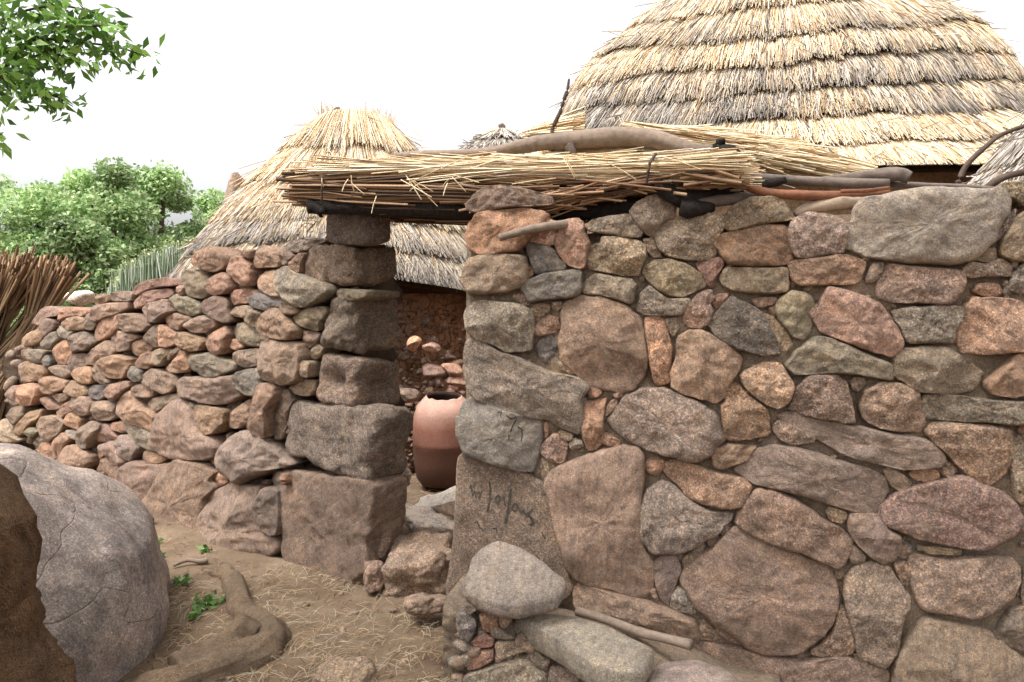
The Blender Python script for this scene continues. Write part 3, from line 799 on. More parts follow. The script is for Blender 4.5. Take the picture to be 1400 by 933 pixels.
# marks drawn in charcoal on two of the stones
def marks(stone, strokes, view, width, name):
    me = stone.data; bvh = BVHTree.FromPolygons([v.co.copy() for v in me.vertices], [tuple(p.vertices) for p in me.polygons])
    ox, oy, s = VW[view]; V = []; Q = []
    for st in strokes:
        wd = width * (st[0] if isinstance(st[0], (int, float)) else 1); pts = [p for p in st if isinstance(p, tuple)]
        fine = []
        for a, b in zip(pts, pts[1:]):
            k = max(2, int(math.dist(a, b) / 8))
            fine += [(a[0] + (b[0] - a[0]) * i / k, a[1] + (b[1] - a[1]) * i / k) for i in range(k)]
        fine.append(pts[-1]); prev = None
        for i, (x, y) in enumerate(fine):
            x2, y2 = fine[min(i + 1, len(fine) - 1)]; x1, y1 = fine[max(0, i - 1)]
            d = Vector((x2 - x1, y2 - y1)).normalized(); nx, ny = -d.y, d.x
            wv = wd * (.65 + .7 * random.random()) * (.5 if i in (0, len(fine) - 1) else 1); row = []
            for e in (-1, 1):
                px, py = ox + (x + nx * wv * e) / s, oy + (y + ny * wv * e) / s
                r = ray(px, py).normalized(); h = bvh.ray_cast(Vector((0, 0, EYE)), r)
                if h[0] is None: row = None; break
                V.append(h[0] - r * .002); row.append(len(V) - 1)
            if row and prev: Q.append((prev[0], prev[1], row[1], row[0]))
            prev = row
    link(name, mesh_np(name, V, Q), M['charcoal'], stone)
M['charcoal'] = plain('charcoal_line', lin((98, 90, 82)), 1, 140, 1.0, .1)
wi = [i for i, d in enumerate(RD) if 'W' in d[1]][0]
marks(made[wi], [[.8, (322, 270), (328, 330), (322, 400), (310, 470)], [.5, (192, 320), (205, 295), (215, 370), (228, 330), (238, 385)], [.5, (240, 350), (262, 340), (258, 385), (275, 330)],
    [.8, (362, 375), (378, 362), (392, 385), (380, 408), (364, 395), (362, 375)], [.9, (412, 362), (418, 400), (424, 435)], [1.2, (460, 320), (450, 400), (440, 460), (425, 545)],
    [.9, (468, 430), (485, 415), (505, 432), (498, 458), (478, 462), (466, 445), (468, 430)], [1, (512, 445), (528, 478), (540, 455), (552, 492)], [1.1, (552, 492), (580, 470), (602, 448)],
    [1.1, (566, 482), (590, 510), (608, 542), (578, 552)], [.5, (220, 540), (245, 530), (262, 570), (285, 585)], [.5, (340, 575), (365, 570), (372, 595)], [.5, (655, 600), (680, 640)]], 'G', 7, 'charcoal_writing')
di = [i for i, d in enumerate(RD) if d[0] == 'sg'][0]
marks(made[di], [[.8, (372, 628), (400, 615), (392, 655)], [1, (430, 645), (462, 668), (497, 655)], [.9, (497, 668), (470, 715), (455, 755)], [.8, (448, 765), (446, 800)], [.8, (500, 715), (530, 735), (532, 770), (524, 812)]], 'D', 4.5, 'charcoal_writing')
# left wall
lw = empty('stone_wall', (FL.p[1].x, FL.p[1].y, 0), 'dry-stone wall of small stacked brown stones left of the gate pillar', 'wall')
def top_l(c):
    px = 700 + F * c.x / c.y
    return at(px, interp([(-200, 480), (0, 470), (40, 440), (100, 440), (180, 418), (270, 385), (300, 370), (380, 352), (440, 345), (500, 345)], px), c.y).z - .03
core('rubble_core', [(-.98, 4.22), FL.p[1], FL.p[2], FL.p[3]], top_l, -.2, -.14, .4, 'rubble', lw, amp=.03, step=.04)
def lbox(r):
    px = r.uniform(0, 395); f = px / 395
    return px, r.uniform(interp([(0, 480), (180, 420), (395, 352)], px), interp([(0, 640), (200, 720), (395, 750)], px))
pebbles(lw, FL, lbox, 560, 'stone_dry', ['b', 'b', 'p', 'c', 'c', 'h'], (.025, .055), -.09, 5, 'infill_stones')
wall_stones(lw, FL, parse(LEFT), 'stone_dry', back=.24, off=0, scale=1.04, rough=1.4, ang=1.25, hmax=.12, it=1, jit=.03, tone=.8)
def on_ground(px, py, dz=0):
    r = ray(px, py); t = EYE / -r.z
    for _ in range(6):
        P = Vector((0, 0, EYE)) + r * t; t = (ground_z(P.x, P.y) + dz - EYE) / r.z
    return Vector((0, 0, EYE)) + r * t
# ------------------------------------------------ gate pillar: big squared stones piled up
def cube_grid(n):
    bm = bmesh.new(); bmesh.ops.create_cube(bm, size=2)
    bmesh.ops.subdivide_edges(bm, edges=bm.edges[:], cuts=n, use_grid_fill=True)
    V = np.array([v.co[:] for v in bm.verts]); Q = [tuple(v.index for v in f.verts) for f in bm.faces]; bm.free()
    return V, np.array(Q)
CG = cube_grid(43); CGs = cube_grid(9)
def box_rock(corners, seed, p=6, amp=.025, dents=(), grid=None, chips=5):
    """corners: 8 points indexed [x][y][z]; a worn, rounded block filling them"""
    V, Q = grid or CG
    m = np.max(np.abs(V), axis=1)[:, None]; d = V / m
    pn = (np.sum(np.abs(d) ** p, axis=1) ** (1 / p))[:, None]
    U = d / pn
    a = (U + 1) / 2; c = np.array([[[corners[i][j][k][:] for k in (0, 1)] for j in (0, 1)] for i in (0, 1)])
    X = np.zeros((len(V), 3))
    for i in (0, 1):
        for j in (0, 1):
            for k in (0, 1):
                wt = (a[:, 0] if i else 1 - a[:, 0]) * (a[:, 1] if j else 1 - a[:, 1]) * (a[:, 2] if k else 1 - a[:, 2])
                X += wt[:, None] * c[i, j, k]
    rr_ = np.random.default_rng(seed)
    for _ in range(chips):                                      # broken corners and edges
        s_ = rr_.choice([-1, 1], 3) * np.array([1, 1, rr_.choice([0, 1, 1])]); n_ = s_ * rr_.uniform(.5, 1, 3); n_ /= np.linalg.norm(n_)
        lim = np.abs(n_).sum() * rr_.uniform(.82, .95); e_ = U @ n_ - lim; cut_ = np.clip(e_, 0, None)
        X = X - (cut_[:, None] * n_) @ (np.array([(c[1, 0, 0] - c[0, 0, 0]), (c[0, 1, 0] - c[0, 0, 0]), (c[0, 0, 1] - c[0, 0, 0])]) / 2)
    cen = X.mean(0); so = Vector((seed * 7.7, seed * 3.3, seed)); size = np.linalg.norm(X - cen, axis=1).mean()
    out = []
    for x, u in zip(X, U):
        v = Vector(x - cen); k = noise.fractal(v * (1.6 / size) + so, 1, 2, 3) * amp * 1.6 * min(1, size / .2) + noise.fractal(v * 22 + so, .8, 2, 4) * .007 * min(1, size / .2)
        k -= max(0, noise.noise(v * (2.3 / size) + so * 2) - .12) * .12 * size
        nrm = v.normalized(); q = Vector(x) + nrm * k
        for (du, dv, dw, rad, dep, mask) in dents:
            g = math.exp(-((u[0] - du) ** 2 * mask[0] + (u[1] - dv) ** 2 * mask[1] + (u[2] - dw) ** 2 * mask[2]) / rad ** 2)
            q = q - nrm * dep * g
        out.append(q)
    return out, Q
gp = empty('gate_pillar', (-.72, 4.02, 0), 'pillar of six large squared dark stones stacked left of the doorway', 'pillar')
SIDE = Vector((.607, .794, 0)); FN = FL.n[0]
def pillar_block(FTL, FBL, CT, CB, ST, SB, code, seed, push=0, p=6, amp=.02, dents=(), name='stone'):
    def fr(q):
        r = ray(*q); o = Vector((-.72, 4.02, 0)) - FN * push
        t = FN.dot(o - Vector((0, 0, EYE))) / FN.dot(r); return Vector((0, 0, EYE)) + r * t
    ftl, fbl, ct, cb = map(fr, (FTL, FBL, CT, CB))
    sn = Vector((SIDE.y, -SIDE.x, 0))
    def sd_(q, o):
        r = ray(*q); t = sn.dot(o - Vector((0, 0, EYE))) / sn.dot(r); P = Vector((0, 0, EYE)) + r * t
        k = (P - o).dot(SIDE)
        if k > .5: P = o + (P - o) * (.5 / k)
        return P
    st, sb = sd_(ST, ct), sd_(SB, cb)
    btl, bbl = ftl + (st - ct), fbl + (sb - cb)
    C = [[[fbl, ftl], [bbl, btl]], [[cb, ct], [sb, st]]]
    V, Q = box_rock(C, seed, p, amp, dents, chips=0 if dents else 5)
    cc = stone_color(code, seed) * .85
    return link(name, mesh_np(name, V, Q, np.tile(cc, (len(V), 1))), M['pillar'], gp)
pillar_block((438, 290), (441, 336), (506, 288), (506, 338), (540, 291), (540, 336), 'hcd', 1, p=5, amp=.01)
pillar_block((408, 336), (408, 382), (480, 330), (480, 396), (524, 335), (524, 397), 'hb', 2, p=5)
pillar_block((478, 333), (478, 390), (505, 333), (505, 392), (548, 336), (545, 386), 'hc', 3, push=.12, p=3.5)
pillar_block((446, 402), (431, 474), (478, 394), (478, 488), (549, 398), (550, 482), 'hbg', 4, p=5)
pillar_block((432, 480), (424, 552), (488, 488), (482, 566), (552, 494), (556, 556), 'hb', 5, p=6, amp=.004,
             dents=[(-.05, -1, 0, (.55), .075, (1, .1, 1)), (1, .1, -.05, .55, .07, (.1, 1, 1))])
pillar_block((392, 546), (380, 618), (514, 556), (498, 670), (574, 556), (560, 652), 'hgd', 6, p=8)
pillar_block((382, 640), (378, 776), (512, 660), (496, 812), (562, 652), (556, 752), 'bp', 7, p=16, amp=.016)
# ------------------------------------------------ stones on and by the sill
def boxy(name, cen, half, rz, seed, code, label, cat, group=None, p=5, amp=.02, tilt=(0, 0), mat='stone', parent=None):
    Rm = Matrix.Rotation(rz, 3, 'Z') @ Matrix.Rotation(tilt[0], 3, 'X') @ Matrix.Rotation(tilt[1], 3, 'Y')
    C = [[[Rm @ Vector(((2 * i - 1) * half[0], (2 * j - 1) * half[1], (2 * k - 1) * half[2])) for k in (0, 1)] for j in (0, 1)] for i in (0, 1)]
    V, Q = box_rock(C, seed, p, amp)
    o = link(name, mesh_np(name, V, Q, np.tile(stone_color(code, seed) * (1.35 if code == 'ww' else 1), (len(V), 1))), M[mat], parent); o.location = cen
    if label: meta(o, label, cat, group)
    return o
boxy('sill_stone', at(574, 779, 4.12), (.175, .19, .145), .15, 11, 'tb', 'squarish tan stone with a crack forming the doorway sill', 'stone', tilt=(.12, 0), p=4.5, amp=.03)
boxy('small_stone', at(521, 748, 4.14), (.028, .05, .06), .5, 12, 'pb', 'narrow upright stone wedged at the foot of the pillar above another', 'stone', tilt=(0, .35))
boxy('small_stone', at(511, 788, 4.0), (.045, .06, .07), .3, 13, 'pb', 'small blocky stone between the pillar base and the sill stone', 'stone', p=4)
boxy('small_stone', at(583, 826, 3.72), (.1, .06, .04), .1, 14, 'bt', 'low flat stone half buried below the sill stone', 'stone', p=3)
boxy('flat_slab', at(603, 686, 5.0), (.2, .11, .028), -.3, 15, 'ww', 'pale flat slab tilted up just inside the doorway', 'slab', 'pale slabs inside the doorway', p=8, tilt=(.25, -.35))
boxy('flat_slab', at(597, 712, 4.85), (.2, .13, .03), .35, 16, 'ww', 'pale broken slab lying lowest inside the doorway', 'slab', 'pale slabs inside the doorway', p=8, tilt=(.3, .2))
boxy('flat_slab', at(633, 694, 4.95), (.1, .1, .03), .8, 17, 'ww', 'small pale slab touching the right jamb inside the doorway', 'slab', 'pale slabs inside the doorway', p=8, tilt=(.2, -.1))
boxy('small_stone', at(551, 652, 4.7), (.04, .05, .05), .3, 18, 'wp', 'small pale pink stone behind the right edge of the pillar', 'stone', p=4)
# ------------------------------------------------ rubble ledge at the foot of the right wall, with loose slabs on it
n0 = FR.n[0]; off2 = Vector((n0.x, n0.y)) * .40
fl = Face([tuple(FR.p[0] + off2 + (FR.p[1] - FR.p[0]) * .035), tuple(FR.p[1] + off2)])
led = empty('rubble_ledge', (fl.p[0].x, fl.p[0].y, 0), 'low ledge of rubble and mud along the foot of the mortared wall', 'ledge')
def top_led(c):
    px = 700 + F * c.x / c.y
    return interp([(600, .19), (690, .16), (720, .07), (880, .03), (930, -.03), (1010, -.12), (1500, -.2)], px)
core('mud_core', [tuple(fl.p[0]), tuple(fl.p[0] + (fl.p[1] - fl.p[0]) * .6)], top_led, -.5, -.03, .42, 'mortar', led, amp=.02)
wall_stones(led, fl, parse(LEDGE), 'stone', back=.12, off=0)
pebbles(led, fl, lambda r: (r.uniform(618, 760), r.uniform(870, 960)), 45, 'stone', ['g', 'b', 't'], (.015, .035), -.02, 9)
def slab(name, outline, plane, thick, seed, code, label, n=64, H=.012):
    """plane(x, y) -> z of the upper face"""
    B = resample(outline, n, 1, .1); c = Vector((*centroid(outline), 0)); so = Vector((seed, seed * 2.2, 0)); V = []; Fc = []
    def onp(p):
        r = ray(p.x, p.y); f = lambda t: EYE + r.z * t - plane(r.x * t, r.y * t)
        a_, b_ = f(3.0), f(4.0); t = 3.0 + a_ / (a_ - b_)
        return Vector((0, 0, EYE)) + r * t
    W = [onp(b) for b in B]; wc = onp(c)
    rows = [(.8, -thick), (.93, -thick * .9), (.99, -thick * .55), (1.0, -thick * .2), (.985, -.004), (.95, .002), (.85, H * .6), (.7, H * .8), (.5, H), (.25, H)]
    for s, h in rows:
        for i, q in enumerate(W):
            j = 1 + .03 * noise.noise(so + q * 14) + .02 * noise.noise(so + q * 40 + Vector((0, 0, h * 30)))
            P = wc + (q - wc) * s * j; V.append(P + Vector((0, 0, h + .35 * H * fbm(P + so, 9, 4))))
    V.append(wc + Vector((0, 0, H))); m = len(rows)
    for r in range(m - 1):
        for i in range(n): k = (i + 1) % n; Fc.append((r * n + i, r * n + k, (r + 1) * n + k, (r + 1) * n + i))
    for i in range(n): Fc.append(((m - 1) * n + i, (m - 1) * n + (i + 1) % n, m * n))
    Fc.append(tuple(range(n - 1, -1, -1)))
    me = mesh_np(name, V, Fc, np.tile(stone_color(code, seed), (len(V), 1))); fix(me)
    return meta(link(name, me, M['stone']), label, 'stone')
slab('loose_slab', [(629, 799), (641, 780), (645, 761), (658, 748), (681, 738), (703, 744), (729, 757), (746, 769), (761, 784), (777, 795), (765, 815), (735, 822), (707, 827), (681, 825), (654, 817)],
     lambda x, y: .27 + .45 * (y - 3.2), .07, 21, 'lg', 'pale grey flat slab resting on the rubble ledge beside the inscribed jamb stone')
slab('loose_slab', [(701, 846), (708, 835), (733, 835), (782, 842), (814, 851), (857, 868), (897, 886), (889, 905), (880, 917), (850, 918), (822, 913), (790, 895), (760, 873), (730, 858)],
     lambda x, y: .12 + .12 * (y - 3.1), .1, 22, 'lg', 'long grey slab lying on the ledge in front of the peeled stick')
slab('loose_slab', [(874, 948), (886, 920), (899, 909), (920, 902), (942, 902), (970, 909), (996, 919), (1013, 932), (1024, 960), (960, 980), (890, 975)],
     lambda x, y: .0 + .1 * (y - 3.0), .12, 23, 'lv', 'domed mauve-grey stone at the lower edge right of the long slab', H=.03)
meta(tubes_obj('peeled_stick', [([at(788, 836, 3.40), at(830, 848, 3.34), at(872, 864, 3.26), at(905, 872, 3.2), at(945, 882, 3.13)], [.019, .018, .021, .018, .021], 14, .1, 3)], 'wood'),
     'peeled tan stick lying on the ledge at the foot of the wall', 'stick')
P_, n_ = FR.hit(775, 308)
meta(tubes_obj('wooden_peg', [([P_ - n_ * .05, P_ + n_ * .02, FR.hit(735, 315)[0] + n_ * .09, FR.hit(690, 328)[0] + n_ * .11], [.021, .02, .018, .015], 12, .08, 5)], 'wood'),
     'short bare wooden peg sticking out of the wall top near the doorway', 'peg')
# ------------------------------------------------ thatched huts
def lathe(name, prof, cx, cy, mat, parent, n=72, amp=.02, zf=None, freq=2.5, cols=None, capo=False):
    V = []; Q = []
    for R, z in prof:
        for i in range(n):
            a = 6.28318 * i / n; p = Vector((cx + R * math.cos(a), cy + R * math.sin(a), z))
            k = 1 + amp / max(R, .05) * (fbm(p, freq, 4) + .5 * fbm(p, freq * 5, 3)); zz = z if zf is None else zf(R, z, a)
            V.append((cx + R * k * math.cos(a), cy + R * k * math.sin(a), zz))
    for r in range(len(prof) - 1):
        for i in range(n): k = (i + 1) % n; Q.append((r * n + i, r * n + k, (r + 1) * n + k, (r + 1) * n + i))
    me = mesh_np(name, V, np.array(Q)); fix(me)
    return link(name, me, M[mat], parent)
M['under'] = plain('thatch_underlay', lin((120, 92, 66)), .95, 60, .7, .8)
def hut(axpx, D, fy, sy, hw, tiers, label, wallR, nstraw, rad, tiltx=0, wall_mat='mud', cat='hut', name='thatched_hut', back_density=.35, tuft=None, lay=.045, wallz=None, mess=.5):
    ax = at(axpx, 400, D).x; root = empty(name, (ax, D, 0), label, cat)
    R = [h / F * D for h in hw]; zs = [at(axpx, y, D).z for y in sy]; zf = [at(axpx, y, D - r).z for y, r in zip(fy, R)]
    cd = math.atan2(-D, -ax)                                # direction towards the yard
    def pt(i, ang, extra=0):
        i = max(0, min(len(R) - 1, i)); a = int(min(i, len(R) - 2)); f = i - a
        r = R[a] * (1 - f) + R[a + 1] * f; z0 = zs[a] * (1 - f) + zs[a + 1] * f; z1 = zf[a] * (1 - f) + zf[a + 1] * f
        c = max(0.0, math.cos(ang - cd)); z = z0 + (z1 - z0) * c ** 1.5
        z -= tiltx * math.sin(ang - cd) * (i / len(R))
        return Vector((ax + (r + extra) * math.cos(ang), D + (r + extra) * math.sin(ang), z))
    # wall
    zt = min(zf[-1], zs[-1]) + .12 if wallz is None else wallz
    prof = [(wallR * (1.02 - .02 * k / 14), -1.0 + (zt + 1.0) * k / 14) for k in range(15)]
    lathe('wall', prof, ax, D, wall_mat, root, 96, .03)
    rf = bpy.data.objects.new('roof', None); col.objects.link(rf); rf.parent = root; rf.empty_display_size = .1
    # underlay
    n = 64; V = []; Q = []
    steps = [k * .5 for k in range(2 * len(R) - 1)]
    for s in steps:
        for j in range(n): V.append(pt(s, 6.28318 * j / n, -.07) - Vector((0, 0, .03)))
    for r_ in range(len(steps) - 1):
        for j in range(n): k = (j + 1) % n; Q.append((r_ * n + j, r_ * n + k, (r_ + 1) * n + k, (r_ + 1) * n + j))
    V.append(Vector((ax, D, max(zs[0], zf[0]) + .05))); ci = len(V) - 1
    Fc = [tuple(q) for q in Q] + [(j, (j + 1) % n, ci) for j in range(n)]
    me = mesh_np('roof_frame', V, Fc); link('roof_frame', me, M['under'], rf)
    for i in range(len(R) - 1):
        g, dk, warm = tiers[i]                                # grey share, tip darkness, warmth
        ns = int(nstraw * (R[i + 1] + R[i]) / 2 / R[-1]) ; A, B, C = [], [], []; ph1, ph2 = random.uniform(0, 6), random.uniform(0, 6)
        for k in range(ns):
            a = cd + random.uniform(-1, 1) * math.pi
            if math.cos(a - cd) < -.15 and random.random() > back_density: continue
            wob = .07 * math.sin(a * 3 + ph1) + .06 * math.sin(a * 7 + ph2) + .22 * nz((math.cos(a) * 9, math.sin(a) * 9, i * 3.3)) + .2 * nz((math.cos(a) * 30, math.sin(a) * 30, i * 5))
            lyr = random.random(); end = i + 1 + wob + random.uniform(-.16, .12) - (1 - lyr) * .10
            if random.random() < .3: end -= random.random() * .45
            st = i - .12 + random.uniform(-.1, .5) * (1 if random.random() < .5 else 0)
            da = random.gauss(0, .012 * mess) * 2.2; da0 = random.gauss(0, .006)
            e1 = (lyr - .5) * lay + .012
            p0 = pt(st, a, e1 * .2 - .02 if i else e1); p2 = pt(end, a + da, e1 + lay * .8); pm = pt((st + end) / 2, a + da * .4 + da0, e1 + lay * .55)
            if random.random() < .02 * mess: p2 += Vector((random.uniform(-.1, .1), random.uniform(-.1, .05), random.uniform(-.02, .1)))
            A.append(p0); B.append(pm); C.append(p2)
        n_ = len(A); A = np.array([v[:] for v in A]); B = np.array([v[:] for v in B]); C = np.array([v[:] for v in C])
        clump = np.array([.5 + .9 * nz((c[0] * 2.2, c[1] * 2.2, c[2] * 3 + i * 9)) for c in C])
        isg = (rng.random(n_) < np.clip(g * (.4 + 1.3 * clump), 0, 1))[:, None]
        ca = np.where(isg, pick(GREY, n_) * 1.25, pick(STRAW, n_)); tip = np.clip(dk * (.5 + clump), 0, 1)[:, None]
        cb = ca * (1 - tip) + pick(GREY, n_, [.3, .35, .05, .3]) * .75 * tip
        V2, Q2, K2 = strands(A, B, C, rad * rng.uniform(.7, 1.25, n_), ca, cb, .8)
        link('thatch_layer', mesh_np('thatch_layer', V2, Q2, K2, smooth=False), M['straw'], rf)
    if tuft:
        A, B, C = [], [], []
        for (tx, ty, sx, sy_, k, lx) in tuft:
            for _ in range(k):
                b = at(tx + random.gauss(0, sx), ty + 30, D - .1 + random.uniform(-.2, .2)); t_ = at(tx + lx + random.gauss(0, sx * 1.1), ty + random.gauss(0, sy_), D - .05 + random.uniform(-.2, .2))
                A.append(b); C.append(t_); B.append((b + t_) / 2 + Vector((random.gauss(0, .015), 0, 0)))
        n_ = len(A); V2, Q2, K2 = strands([v[:] for v in A], [v[:] for v in B], [v[:] for v in C], rad * .9, pick(STRAW, n_), None, .4)
        link('top_tuft', mesh_np('top_tuft', V2, Q2, K2, smooth=False), M['straw'], rf)
    return root
hut(1056, 8.0, [-75, -35, 5, 44, 84, 121, 162, 198, 229], [-60, -10, 35, 72, 112, 150, 190, 232, 280], [102, 148, 194, 240, 267, 285, 310, 352, 395],
    [(.3, .2, 0), (.35, .3, 0), (.2, .5, 0), (.15, .35, 0), (.42, .6, 0), (.48, .8, 0), (.12, .3, 0), (.1, .3, 0)],
    'large round hut with a tall layered straw roof behind the mortared wall', 2.5, 17000, .0047, wall_mat='tan_mud')
hut(485, 8.0, [150, 200, 250, 298, 335, 378], [172, 212, 265, 320, 372, 420], [50, 88, 134, 176, 210, 238],
    [(.12, .1, 0), (.08, .1, 0), (.1, .35, 0), (.45, .6, 0), (.45, .8, 0)],
    'smaller round hut with a ragged pale straw roof seen behind the doorway', 1.3, 13000, .0045, tiltx=.14, mess=1.2,
    tuft=[(450, 152, 9, 7, 110, -3), (520, 158, 16, 9, 240, -12), (485, 163, 22, 4, 200, 0)], back_density=.2)
hut(686, 16, [176, 190, 206, 226, 250], [177, 193, 211, 233, 260], [7, 34, 58, 82, 100], [(1, .3, 0)] * 4,
    'distant grey domed thatch roof showing above the log', 1.1, 2600, .012, mess=4, back_density=.05, lay=.08)
hut(1492, 4.7, [95, 150, 210, 262], [100, 158, 218, 268], [20, 70, 118, 158], [(1, .3, 0)] * 3,
    'grey weathered thatch cap of a granary at the right edge', .5, 4200, .0042, mess=2.5, back_density=.3, name='granary', cat='granary')
tip = at(458, 150, 7.95)
meta(tubes_obj('roof_stub', [([at(470, 175, 8), at(465, 158, 7.95), at(459, 149, 7.95)], [.025, .03, .035], 8, .3, 2)], 'greywood'), 'short dark pole end sticking out of the smaller hut\'s apex', 'pole')
kn = rock('roof_finial', at(686, 173, 16), (.06, .06, .07), 4, 'h', sub=3, label='small round knob on the distant grey roof', cat='finial')
rock('boulder', at(337, 430, 13), (.34, .42, 1.82), 66, 'hp', e=(0, -.03, 0), sub=5, label='brown rounded rock rising past the left slope of the smaller hut roof', cat='boulder', planes=9)
# rubble in the mud wall seen through the doorway
ax = at(485, 400, 8).x
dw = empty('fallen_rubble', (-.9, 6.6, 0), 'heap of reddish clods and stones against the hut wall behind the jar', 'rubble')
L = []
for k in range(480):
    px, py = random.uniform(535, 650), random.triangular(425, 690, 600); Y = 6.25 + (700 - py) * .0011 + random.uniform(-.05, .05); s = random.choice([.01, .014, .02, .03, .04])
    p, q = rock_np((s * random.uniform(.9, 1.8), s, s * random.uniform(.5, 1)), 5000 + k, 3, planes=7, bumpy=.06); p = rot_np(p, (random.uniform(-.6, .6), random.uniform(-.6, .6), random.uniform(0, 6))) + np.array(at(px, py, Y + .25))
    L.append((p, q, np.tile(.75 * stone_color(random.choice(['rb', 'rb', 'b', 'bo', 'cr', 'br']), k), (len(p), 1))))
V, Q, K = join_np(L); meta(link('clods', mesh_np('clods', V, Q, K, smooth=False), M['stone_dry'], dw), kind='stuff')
for k, (px, py, sx, sz, cd_) in enumerate([(594, 508, .09, .055, 'rp'), (618, 505, .08, .05, 'rk'), (566, 470, .05, .05, 'o'), (556, 540, .1, .05, 'b'), (625, 520, .09, .04, 'rk'), (590, 475, .06, .035, 'r')]):
    rock('stone', at(px, py, 6.35), (sx, .07, sz), 700 + k, cd_, e=(0, .2, 0), sub=4, parent=dw, planes=8, sharp=30)
# ------------------------------------------------ jar
def jar():
    Y = 6.15; jx = at(607, 600, Y).x; z0 = at(607, 661, Y).z
    def zz(py): return at(607, py, Y).z
    root = empty('clay_jar', (jx, Y, z0), 'big reddish clay jar with a broken mouth standing inside the doorway', 'jar')
    prof = [(.02, zz(662)), (.17, zz(661)), (.205, zz(652)), (.225, zz(630)), (.232, zz(608)), (.236, zz(606)), (.232, zz(603)), (.232, zz(585)), (.225, zz(568)), (.20, zz(554)), (.165, zz(545)), (.135, zz(539)), (.128, zz(538)), (.13, zz(543)), (.17, zz(556)), (.2, zz(575)), (.205, zz(620)), (.1, zz(650))]
    n = 72; V = []; Fc = []
    for r, (R, z) in enumerate(prof):
        for i in range(n):
            a = 6.28318 * i / n
            rim = .011 * (noise.noise((math.cos(a) * 2.2, math.sin(a) * 2.2, 4)) + .2 * noise.noise((math.cos(a) * 3, math.sin(a) * 3, 9))) - .035 * (math.cos(a - math.atan2(-Y, -jx)) + 1) / 2 if 9 < r < 14 else 0
            k = 1 + .012 * noise.noise((math.cos(a) * 2, math.sin(a) * 2, z * 3)) + 0
            V.append((jx + R * k * math.cos(a), Y + R * k * math.sin(a), z + rim))
    for r in range(len(prof) - 1):
        for i in range(n): k = (i + 1) % n; Fc.append((r * n + i, r * n + k, (r + 1) * n + k, (r + 1) * n + i))
    Fc.append(tuple(range(n - 1, -1, -1)))
    me = mesh_np('body', V, Fc); fix(me)
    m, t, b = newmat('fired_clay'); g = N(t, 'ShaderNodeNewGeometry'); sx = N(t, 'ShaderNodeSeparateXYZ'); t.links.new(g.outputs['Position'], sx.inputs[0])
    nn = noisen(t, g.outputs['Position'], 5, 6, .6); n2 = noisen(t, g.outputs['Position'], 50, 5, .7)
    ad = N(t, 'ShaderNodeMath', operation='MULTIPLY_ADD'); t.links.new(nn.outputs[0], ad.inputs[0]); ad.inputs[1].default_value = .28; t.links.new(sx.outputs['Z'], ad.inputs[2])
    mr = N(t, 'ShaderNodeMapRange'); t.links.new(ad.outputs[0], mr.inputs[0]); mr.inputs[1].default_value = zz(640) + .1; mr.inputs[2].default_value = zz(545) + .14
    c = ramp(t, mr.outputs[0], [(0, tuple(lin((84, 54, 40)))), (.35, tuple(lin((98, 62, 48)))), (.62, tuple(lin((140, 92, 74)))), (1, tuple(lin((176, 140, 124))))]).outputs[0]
    c = mix(t, c, ramp(t, n2.outputs[0], [(.3, (.75, .75, .75)), (.7, (1.15, 1.15, 1.15))]).outputs[0], .6, 'MULTIPLY')
    t.links.new(c, b.inputs['Base Color']); b.inputs['Roughness'].default_value = .7
    bb = N(t, 'ShaderNodeBump'); bb.inputs['Strength'].default_value = .3; bb.inputs['Distance'].default_value = .01; t.links.new(n2.outputs[0], bb.inputs['Height']); t.links.new(bb.outputs[0], b.inputs['Normal'])
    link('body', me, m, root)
    me.materials.append(M['pot_in'])
    for p in me.polygons:
        if p.index // n >= 12 and len(p.vertices) == 4 and p.index < (len(prof) - 1) * n: p.material_index = 1
jar()
# ------------------------------------------------ roof mat over the doorway, its beams and logs
BACK = Vector((.21, .978, 0))
def Yf(px): return 3.98 - (px - 385) / 625 * .72
def ytop(px): return interp([(385, 228), (440, 220), (540, 219), (640, 215), (760, 214), (860, 210), (930, 206), (1010, 204)], px)
mat_ = empty('straw_mat', at(700, 250, 3.7), 'thick mat of yellow straw over brown stalks roofing the doorway', 'roof mat')
def mat_layer(name, n, p0, p1, ly0, ly1, w1, ln, r, pal, ends=None, mess=1.0, parent=mat_, wts=None, belly=0):
    A, B, C = [], [], []
    for k in range(n):
        L_ = random.uniform(*ln)
        a = random.uniform(p0 - L_ * .15, p1 - L_ * .85)
        if ends == 'left' and random.random() < .35: a = p0 + random.gauss(0, 7)
        if ends == 'right' and random.random() < .35: a = p1 - L_ + random.gauss(0, 5)
        b = a + L_; f = random.random(); wd = random.random() ** 1.5 * w1; s = random.gauss(0, 4) * mess
        def P(px, dy):
            lo, hi = ly0(px), ly1(px); e = 1 - .35 * (abs(f - .5) * 2) ** 2
            dd = wd + .05 * (abs(f - .5) * 2) ** 2
            return at(px, lo + (hi - lo) * f + dy, Yf(px)) + BACK * dd
        A.append(P(a, -s)); C.append(P(b, s)); B.append(P((a + b) / 2, random.gauss(0, 1.2)))
    n_ = len(A); V, Q, K = strands([v[:] for v in A], [v[:] for v in B], [v[:] for v in C], r * rng.uniform(.7, 1.3, n_), pick(pal, n_, wts), None, .9)
    return link(name, mesh_np(name, V, Q, K, smooth=False), M['straw'], parent)
STALK = np.array([lin(c) for c in ((150, 120, 92), (116, 88, 66), (184, 154, 122), (84, 64, 50), (160, 126, 98))])
YEL = np.array([lin(c) for c in ((224, 204, 168), (212, 188, 148), (234, 218, 188), (196, 170, 132))])
YEL2 = np.concatenate([YEL, YEL * .93, STRAW, STALK[:1] * 1.1])
